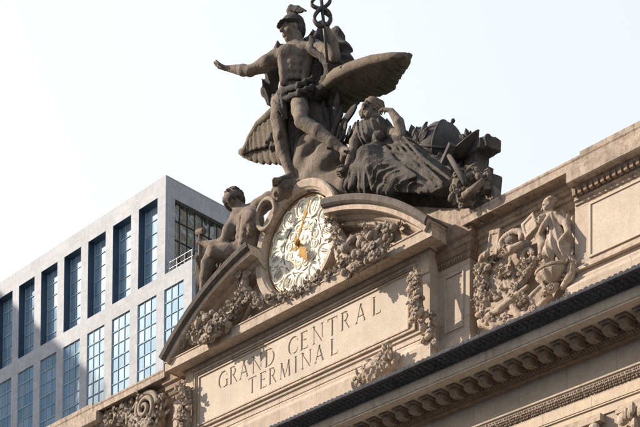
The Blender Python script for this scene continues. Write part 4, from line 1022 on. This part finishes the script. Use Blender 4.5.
def leaf(mb, p, d, up, L, wd, th=.035):
    p = Vector(p); d = Vector(d).normalized(); u = Vector(up); u = (u-d*u.dot(d)).normalized(); s = d.cross(u); i = len(mb.v)
    rows = ((0, .12, 0), (.25, .75, .06), (.5, 1, .08), (.75, .75, .05), (1, .05, -.05))
    for t, w_, h_ in rows:
        c = p+d*L*t+u*h_*L
        for q, k in ((-1, -.25), (0, .3), (1, -.25), (0, -.5)): mb.v.append(tuple(c+s*q*w_*wd+u*(k*wd*.5+th*(1 if q == 0 and k > 0 else 0))))
    for k in range(4):
        for j in range(4): a, b = i+k*4+j, i+k*4+(j+1) % 4; mb.f.append((a, b, b+4, a+4))
    mb.f.append((i+3, i+2, i+1, i)); mb.f.append((i+16, i+17, i+18, i+19))
for nm, (px, py), lab, n0 in (('leaf_spray', (419, 140), 'dark spray of pointed leaves left of the globe', 14), ('leaf_spray', (469, 141), 'small dark leaves right of the globe, above the bowl', 9)):
    rg = random.Random(px); mb = MB(); c = Vector(W(px, py, .35)); R = 1.0 if px < 440 else .55
    for k in range(n0):
        a = rad(20+150*rg.random()); leaf(mb, c+Vector((rg.uniform(-.35, .35), rg.uniform(-.3, .2), rg.uniform(-.4, .2)))*R, (math.cos(a), rg.uniform(-.5, .2), math.sin(a)), (.2, -1, .2), rg.uniform(.5, .75)*R, .17*R+.03)
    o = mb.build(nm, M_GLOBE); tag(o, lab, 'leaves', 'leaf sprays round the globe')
BW = empty('bowl', tuple(Vector(W(466, 155, -.1))+Vector((0, 0, CZ))), 'tilted shallow stone bowl between the globe and the anvil', 'bowl')
mb = MB(); Rb = basis((.3, -.75, -.5), (-.35, -.3, 1)); c = Vector(W(465.5, 147, .5)); i = 0; seg = 32
v = []; prof = [(0, -.22), (.35, -.2), (.62, -.08), (.80, .10), (.84, .12), (.80, .16), (.6, .04), (.3, -.06), (0, -.08)]
for k in range(seg):
    a = 2*math.pi*k/seg
    for r_, h_ in prof: v.append(tuple(c+Rb@Vector((r_*math.cos(a), r_*math.sin(a)*.75, h_*1.3))))
L = len(prof); f = [(k*L+j, ((k+1) % seg)*L+j, ((k+1) % seg)*L+j+1, k*L+j+1) for k in range(seg) for j in range(L-1)]
mb.raw(v, f); mb.build('dish', M_STAT, BW, True)
AN = empty('anvil', tuple(Vector(W(480, 178, .2))+Vector((0, 0, CZ))), 'blocky stone anvil with flat horn, topmost of the pile at the right end', 'anvil')
S = SDF(A3(W(478, 165, .95))-(2.2, 1.6, 2.6), A3(W(478, 165, .95))+(2.2, 1.8, 2.2), .035); Rn = basis((.25, 1, 0), (.12, 0, 1))
ac = Vector(W(475.5, 160, .95)); Pn = lambda x, y, z: A3(ac+Rn@Vector((x, y, z)))
S.box(Pn(.05, 0, .25), (.85, .46, .22), .03, rot=Rn); S.box(Pn(.1, 0, -.25), (.42, .36, .35), .06, rot=Rn); S.box(Pn(.1, 0, -.75), (.66, .46, .26), .06, rot=Rn, fold=lumps(6, .03, 1))
S.box(Pn(.85, .1, .30), (.28, .40, .24), .12, rot=Rn, fold=lumps(7, .04, 1)); S.cap(Pn(-.8, 0, .3), Pn(-1.25, 0, .38), .24, .06, .05)
S.box(Pn(.15, .3, -1.6), (.80, .5, .8), .06, rot=Rn)
S.ell(Pn(.5, .2, .5), (.45, .35, .18), .1, fold=lumps(9, .05, 3)); S.chain([Pn(-.5, -.2, -.8), Pn(-.2, -.3, -1.3), Pn(.3, -.3, -1.6)], [.3, .35, .3], .15, fold=lumps(8, .08, 2))
S.mesh('block', M_STAT, AN)
TB = empty('hammer', tuple(Vector(W(455, 172, -.4))+Vector((0, 0, CZ))), 'long handled stone hammer leaning against the anvil', 'tool')
mb = MB(); a, b = Vector(W(448, 154, -.25)), Vector(W(466, 184, -.75)); mb.tube([a, b], [.10, .13], 10); mb.build('handle', M_STAT, TB, True)
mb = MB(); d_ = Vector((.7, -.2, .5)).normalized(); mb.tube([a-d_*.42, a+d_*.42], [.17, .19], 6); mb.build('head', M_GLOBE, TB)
WH = empty('cog_wheel', tuple(Vector(W(488, 213, -.2))+Vector((0, 0, CZ))), 'round stone wheel with a raised rim, low at the right end of the pile', 'wheel')
wc = Vector(W(485.5, 203, .25)); mb = MB(); disc_ring(mb, tuple(wc), [(.02, .0), (.35, -.02), (.4, -.1), (.50, -.1), (.54, -.18), (.66, -.2), (.70, -.12), (.70, .2), (.02, .2)], 48); mb.build('disc', M_STATL, WH, False)
mb = MB(); mb.ball(wc+Vector((0, -.02, 0)), (.16, .12, .16), seg=12, rings=8); mb.build('hub', M_STATL, WH, True)

def fruit_item(mb, p, s, rg, kinds='gafpl', out_=(0, -1, 0)):
    k = rg.choice(kinds); p = Vector(p)
    if k == 'g':      # grapes
        for j in range(9): mb.ball(p+Vector((rg.gauss(0, .35), rg.gauss(-.1, .3), rg.gauss(0, .42)))*s, .26*s, seg=7, rings=5)
    elif k == 'a': mb.ball(p, (s*.8, s*.8, s*.75), seg=10, rings=8); mb.ball(p+Vector((0, -.6, .35))*s, .16*s, seg=6, rings=4)
    elif k == 'f':    # flower
        for j in range(6):
            a = j*1.047+rg.random()*.3; mb.ball(p+Vector((math.cos(a)*.55, -.1, math.sin(a)*.55))*s, (.38*s, .25*s, .38*s), seg=7, rings=5)
        mb.ball(p+Vector((0, -.3, 0))*s, .28*s, seg=7, rings=5)
    elif k == 'p':    # melon or pine cone
        R = Matrix.Rotation(rg.random()*3, 3, 'Y')
        mb.ball(p, (.7*s, .7*s, 1.05*s), R, 10, 8, .12, rg)
    else:
        for j in range(4):
            a = rg.random()*6.28; leaf(mb, p, (math.cos(a), -.35-.4*rg.random(), math.sin(a)), (0, -1, .2), 1.25*s*rg.uniform(.8, 1.2), .42*s)
def bunch(name, mat, pts, n, spread, sz, seed, parent=None, kinds='gafpll', depth=.3):
    """fruit and leaves heaped along a line of (px, py, Y)"""
    rg = random.Random(seed); mb = MB(); P = [Vector(W(*p)) for p in pts]
    tot = len(P)-1
    for j in range(n):
        t = (j+rg.random()*.8)/n*tot; k = min(int(t), tot-1); c = P[k].lerp(P[k+1], t-k)
        a = rg.random()*math.pi; q = rg.uniform(-1, 1)
        c = c+Vector((rg.uniform(-1, 1)*spread, -abs(rg.gauss(0, .5))*depth, rg.uniform(-1, 1)*spread))
        fruit_item(mb, c, sz*rg.uniform(.7, 1.25), rg, kinds)
    rgm = random.Random(seed+1)
    mb.tube(P, [spread*.75]*len(P), 8)
    return mb.build(name, mat, parent, False)
WR = bunch('flower_wreath', M_STATL, [(458, 180, -.2), (456, 191, -.3), (462, 201, -.3), (471, 199, -.2)], 34, .30, .17, 3); tag(WR, 'heavy curling wreath of carved flowers hanging below the anvil', 'wreath')
WR = bunch('flower_wreath', M_STATL, [(466, 179, -.1), (477, 176, 0), (486, 180, .1), (487, 192, .1)], 30, .30, .17, 4); tag(WR, 'carved flowers draped over the anvil foot, above the wheel', 'wreath')
SCR = MB(); SCR.tube([W(463, 196, -.6), W(474, 189, -.6), W(484, 180, -.45)], [.13, .16, .12], 8); tag(SCR.build('rolled_scroll', M_STATL, None, True), 'slim rolled stone scroll lying across the flower wreaths', 'scroll')

# ------------------------------------------------------------------ fruit heaps in the pediment and round the clock
def horn(name, pts, r0_, r1_, mat, parent, ribs=26):
    P = [Vector(W(*p)) for p in pts]; Q = []
    for k in range(ribs+1):
        t = k/ribs*(len(P)-1); i = min(int(t), len(P)-2); Q.append(P[i].lerp(P[i+1], t-i))
    mb = MB(); mb.tube(Q, [(r0_+(r1_-r0_)*k/ribs)*(1+.10*(k % 2)) for k in range(ribs+1)], 12)
    return mb.build(name, mat, parent, True)
C1 = empty('cornucopia', tuple(Vector(W(215, 328, -.5))+Vector((0, 0, CZ))), 'heap of carved fruit and leaves filling the left corner of the pediment', 'fruit carving', 'cornucopias in the pediment')
bunch('fruit_heap', M_CARVE, [(188, 343, -.30), (202, 331, -.5), (214, 319, -.5)], 44, .34, .23, 11, C1, 'gaappfl', .5)
bunch('fruit_heap', M_CARVE, [(204, 340, -.9), (218, 331, -1.0), (228, 320, -.8)], 44, .32, .21, 12, C1, 'gapfl', .4)
horn('horn', [(226, 325, -.4), (238, 312, -.3), (246, 298, -.2), (250, 288, -.1)], .42, .16, M_CARVEL, C1)
bunch('leaves', M_CARVE, [(228, 318, -.6), (240, 308, -.5), (244, 290, -.3), (246, 272, -.3)], 30, .30, .22, 13, C1, 'lllfg', .3)
C2 = empty('cornucopia', tuple(Vector(W(365, 262, -.5))+Vector((0, 0, CZ))), 'heap of carved fruit and leaves spilling over the right side of the pediment', 'fruit carving', 'cornucopias in the pediment')
bunch('fruit_heap', M_CARVE, [(398, 233, -.35), (386, 237, -.5), (372, 240, -.55), (358, 246, -.5)], 52, .40, .24, 21, C2, 'gaappfl', .5)
bunch('fruit_heap', M_CARVE, [(384, 250, -1.05), (374, 254, -1.1), (362, 262, -1.1), (350, 272, -1.0)], 50, .34, .22, 22, C2, 'gapfl', .4)
horn('horn', [(352, 268, -.55), (345, 255, -.4), (340, 240, -.3), (336, 226, -.2)], .55, .2, M_CARVEL, C2)
bunch('leaves', M_CARVE, [(333, 221, -.5), (338, 232, -.45), (340, 246, -.5), (345, 262, -.6), (347, 270, -.8)], 28, .22, .22, 23, C2, 'lllfg', .35)
for n_, (pts, lab, sd) in enumerate((([(246, 294, -.35), (258, 300, -.5), (272, 302, -.55), (286, 299, -.55)], 'carved leaf garland under the left half of the clock ring', 31),
                   ([(286, 299, -.55), (302, 292, -.55), (318, 284, -.55), (334, 274, -.6)], 'carved leaf garland under the right half of the clock ring', 32))):
    o = bunch('leaf_garland', M_CARVE, pts, 46, .22, .19, sd, None, 'llfga', .35); tag(o, lab, 'garland', 'garlands under the clock')

# ------------------------------------------------------------------ drops of fruit on the piers, shell on the cornice
def drop(pts, lab, sd, sp=.24, sz=.17, n=44, y=None, mat=None):
    o = bunch('fruit_drop', mat or M_CARVEL, pts, n, sp, sz, sd, None, 'gapfll', .5); tag(o, lab, 'garland', 'fruit drops on the piers'); return o
drop([(417, 277, -.5), (418, 292, -.6), (418, 306, -.6), (418.5, 319, -.4)], 'long hanging drop of carved fruit right of the name panel', 41, .30, .19, 60)
drop([(434, 320, .2), (432, 334, .1), (434, 350, 0)], 'carved foliage tuft standing on the cornice at the foot of the right pier', 42, .26, .18, 34)
drop([(187, 388, -.22), (187.5, 402, -.25), (187, 416, -.25), (186.5, 432, -.2)], 'long hanging drop of carved fruit left of the name panel', 43, .26, .18, 60)
SH = empty('shell_ornament', tuple(Vector(W(382, 372, -.4))+Vector((0, 0, CZ))), 'carved mask and shell crest standing on the cornice below the name panel', 'ornament')
S = SDF(A3(W(382, 368, -.3))-(2.2, 1.2, 1.6), A3(W(382, 368, -.3))+(2.2, 1.0, 1.8), .04)
S.chain([W(364, 384, -.25), W(378, 374, -.35), W(392, 362, -.3)], [.42, .58, .42], .2, fold=lumps(9, .06, 3))
S.ell(W(383, 366, -.45), (.55, .42, .55), .1, fold=lumps(11, .06, 1))
S.mesh('mask', M_CARVEL, SH)
mb = MB(); rg = random.Random(77)
for k in range(90):
    t = rg.random(); c = A3(W(361+36*t, 388-29*t, -.45))+A3((rg.uniform(-.2, .2), -.2-.15*rg.random(), rg.uniform(-.3, .55)*(1.2-abs(t-.6))))
    if rg.random() < .6: a = rg.random()*3.14; leaf(mb, c, (math.cos(a), -.4, math.sin(a)), (0, -1, .2), .32, .11)
    else: mb.ball(c, .10+.06*rg.random(), seg=7, rings=5)
mb.build('leaves', M_CARVEL, SH)

# ------------------------------------------------------------------ trophy reliefs
def relief_right():
    E_ = empty('relief_panel', (12.5, 1.0, CZ-7.4), 'large carved trophy with a draped figure, fluted urn and tilted tablets, right of the pediment', 'relief carving', 'trophy reliefs on the attic')
    S = SDF((9.7, -.6, -8.0), (15.9, 1.2, -2.7), .03)
    fd = folds((.95, .2, .25), 15, .035, .8, 3)
    # standing draped figure with its head bent over a smaller one
    hp = Vector(W(548.5, 206, .35)); head_sdf(S, hp, (-.75, -.6, -.3), (-.2, -.2, 1), .62)
    for k in range(26):
        a, e = rad(k*47), rad(15+65*((k*7) % 10)/10); S.ell(A3(hp+Vector((.05+.25*math.cos(a)*math.cos(e), .08+.25*math.sin(a)*math.cos(e), .06+.25*math.sin(e)))), (.09, .09, .08), .03)
    S.chain([W(550, 211, .4), W(552, 217, .45)], [.13, .2], .08)
    S.ell(W(553, 222, .45), (.38, .28, .40), .12, fold=fd); S.ell(W(555, 232, .45), (.34, .28, .36), .12, fold=fd)
    S.chain([W(556, 238, .45), W(552, 248, .2), W(549, 254, .0)], [.34, .32, .26], .12, fold=fd); S.chain([W(549, 254, .0), W(551, 265, .15)], [.26, .2], .1, fold=fd)
    S.chain([W(558, 238, .5), W(563, 250, .35), W(566, 262, .35)], [.34, .32, .24], .12, fold=fd)
    S.chain([W(550, 217, .3), W(544, 225, .05), W(540, 232, .1)], [.14, .12, .09], .05); S.chain([W(557, 218, .45), W(566, 223, .4), W(568, 233, .2), (W(560, 241, .0))], [.16, .15, .12, .09], .05)
    S.chain([W(562, 214, .75), W(571, 224, .8), W(574, 240, .8), W(572, 256, .75)], [.16, .26, .28, .2], .12, fold=folds((1, 0, .2), 12, .05, .8, 2))
    head_sdf(S, Vector(W(542, 220, .30)), (-.5, -.8, .2), (.2, -.1, 1), .5); S.chain([W(541, 226, .4), W(541, 236, .35), W(543, 246, .3), W(541, 256, .3)], [.18, .22, .2, .13], .08); S.chain([W(540, 228, .3), W(535, 236, .2)], [.10, .08], .04)
    S.mesh('figure', M_CARVEL, E_)
    mb = MB(); uc = Vector(W(553, 276, .3)); prof = [(0, -.55), (.30, -.52), (.34, -.42), (.22, -.36), (.46, -.22), (.66, -.04), (.72, .08), (.70, .14), (.78, .18), (.80, .24), (.74, .28), (0, .28)]; seg = 44; v = []
    for k in range(seg):
        a = 2*math.pi*k/seg
        for j, (r_, h_) in enumerate(prof):
            q = r_*(1+.09*((k % 4) < 2)) if 3 < j < 7 else r_; v.append((uc.x+q*math.cos(a), uc.y+q*math.sin(a)*.75, uc.z+h_))
    L = len(prof); mb.raw(v, [(k*L+j, ((k+1) % seg)*L+j, ((k+1) % seg)*L+j+1, k*L+j+1) for k in range(seg) for j in range(L-1)]); mb.build('urn', M_CARVEL, E_, False)
    S = SDF((9.7, -.6, -8.3), (15.9, 1.2, -2.7), .03)
    def tablet(px, py, y, sx, sz, ang, tilt, sub=True):
        R = Matrix.Rotation(rad(ang), 3, 'Y')@Matrix.Rotation(rad(tilt), 3, 'X'); c = W(px, py, y); S.box(c, (sx, .14, sz), .02, rot=R, rd=.02)
        if sub: S.box(A3(Vector(c)+R@Vector((0, -.15, 0))), (sx*.68, .06, sz*.66), .02, op='sub', rot=R, rd=.02)
    tablet(495, 244, .50, .30, .55, 10, 0); tablet(531, 227, .25, .34, .46, -24, -12); tablet(519, 208, .65, .17, .28, 10, 0)
    tablet(540, 297, .15, .44, .36, -24, 8); tablet(513, 303, .15, .34, .46, 30, 5)
    # bearded mask with coiled hair
    S.ell(W(511, 240, .45), (.50, .34, .34), .06)
    for k in range(15):
        a = k/14*math.pi*1.15-.2; S.ell(A3(W(511, 241, .18))+A3((math.cos(a)*.55, 0, math.sin(a)*.34)), (.13, .13, .13), .02)
    S.chain([W(503, 247, .1), W(512, 249, .0), (W(521, 244, .1))], [.12, .15, .12], .04)
    # oval shield with a rim
    S.ell(W(517, 266, .85), (.62, .22, .90), .05); S.torus(W(517, 266, .70), .70, .07, rot=basis((0, 0, 1), (0, -1, .0)))
    # hanging cloth
    for k in range(7): S.chain([W(491+3.2*k, 262-1.4*k, .75), W(489+3.6*k, 280-1.4*k, .55), W(492+4.2*k, 300-1.6*k, .5)], [.07, .13, .10], .04)
    # crossed torch and horn
    S.chain([W(484, 319, .1), W(500, 309, 0), W(513, 298, 0), W(527, 287, .1)], [.13, .16, .12, .09], .05); S.chain([W(499, 286, .2), W(508, 300, .1), W(520, 316, .15)], [.10, .14, .17], .04)
    S.chain([W(482, 323, .25), W(496, 326, .15), W(510, 323, .15), W(526, 316, .2), (W(545, 305, .3))], [.22, .22, .2, .2, .16], .08, fold=folds((1, 0, 1), 12, .04, .5, 1))
    S.torus(W(527, 256, .3), .26, .08, rot=basis((0, 0, 1), (0, -1, .2))); S.torus(W(489, 315, .1), .24, .08, rot=basis((0, 0, 1), (0, -1, .2)))
    S.chain([W(570, 258, .5), W(573, 266, .4), W(570, 277, .3), W(563, 287, .3)], [.16, .2, .18, .12], .06)
    S.mesh('trophy', M_CARVEL, E_)
    bunch('foliage', M_CARVEL, [(487, 262, .5), (484, 280, .4), (481, 298, .3), (484, 314, .2)], 58, .30, .17, 51, E_, 'gfllap', .35)
    bunch('foliage', M_CARVEL, [(536, 258, .4), (530, 270, .3), (522, 282, .25), (516, 290, .2)], 40, .24, .13, 52, E_, 'glllf', .3)
    for q, (x, y_, d_, n) in enumerate(((505, 272, .35, 14), (527, 264, .3, 16), (500, 296, .2, 16), (522, 300, .15, 16), (546, 262, .2, 10), (508, 252, .2, 12), (551, 290, .1, 12), (534, 308, .25, 14))): bunch('foliage', M_CARVEL, [(x-5, y_+3, d_), (x, y_, d_), (x+5, y_-3, d_)], n, .2, .12, 60+q, E_, 'lllgf', .3)
    bunch('foliage', M_CARVEL, [(572, 257, .45), (573, 268, .35), (567, 280, .3)], 22, .16, .12, 53, E_, 'llfg', .2)
    bunch('foliage', M_CARVEL, [(482, 321, .2), (498, 324, .15), (514, 320, .15)], 30, .20, .13, 54, E_, 'llfga', .25)
relief_right()
def relief_left():
    E_ = empty('relief_panel', (-12.5, .8, CZ-7.2), 'carved cartouche with a large coiled volute, low at the left corner of the terminal', 'relief carving', 'trophy reliefs on the attic')
    mb = MB()
    def volute(c, r, turns, y, q=1, t=.13):
        pts = []
        for k in range(int(26*turns)+1):
            a = k/26*2*math.pi; rr__ = r*(1-k/(26*turns))**.8+.04; pts.append(Vector(c)+Vector((q*math.cos(a)*rr__, -.10*k/26, math.sin(a)*rr__)))
        mb.tube(pts, [t*(1-.4*k/len(pts)) for k in range(len(pts))], 8)
    volute(W(147, 409, .35), .85, 2.4, 0, 1, .17); volute(W(132, 402, .5), .75, 1.7, 0, -1, .15); volute(W(112, 418, .5), .65, 2, 0, 1, .14)
    mb.build('volute', M_CARVE, E_, True)
    S = SDF((-15.4, -.5, -7.6), (-9.7, 1.2, -3.0), .04)
    S.ell(W(147, 410, .8), (.8, .4, .85), .1, fold=lumps(6, .05, 2)); S.ell(W(135, 408, .8), (.85, .35, .95), .1, fold=lumps(6, .05, 5))
    S.chain([W(160, 400, .8), W(161, 415, .7), W(158, 430, .6)], [.2, .28, .3], .1, fold=lumps(10, .07, 3)); S.chain([W(120, 404, .8), W(110, 415, .7), W(104, 430, .6)], [.3, .4, .5], .1, fold=lumps(9, .08, 3))
    S.chain([W(128, 420, .5), W(140, 424, .4), W(152, 428, .4)], [.4, .4, .4], .1, fold=lumps(9, .08, 7)); S.ell(W(139, 392, .6), (.4, .3, .3), .1, fold=lumps(12, .06, 3))
    S.mesh('cartouche', M_CARVE, E_)
    mb2 = MB(); rg = random.Random(16)
    for (x, y_, n) in ((126, 418, 30), (108, 424, 26), (150, 424, 30), (160, 408, 14), (138, 393, 14), (118, 404, 14)):
        for k in range(n):
            c = A3(W(x, y_, .2))+A3((rg.gauss(0, .35), rg.uniform(-.1, .3), rg.gauss(0, .35)))
            if rg.random() < .6: a = rg.random()*6.28; leaf(mb2, c, (math.cos(a), -.4, math.sin(a)), (0, -1, .2), rg.uniform(.25, .45), .12)
            else: mb2.ball(c, rg.uniform(.07, .14), seg=7, rings=5)
    mb2.build('foliage', M_CARVE, E_)
relief_left()
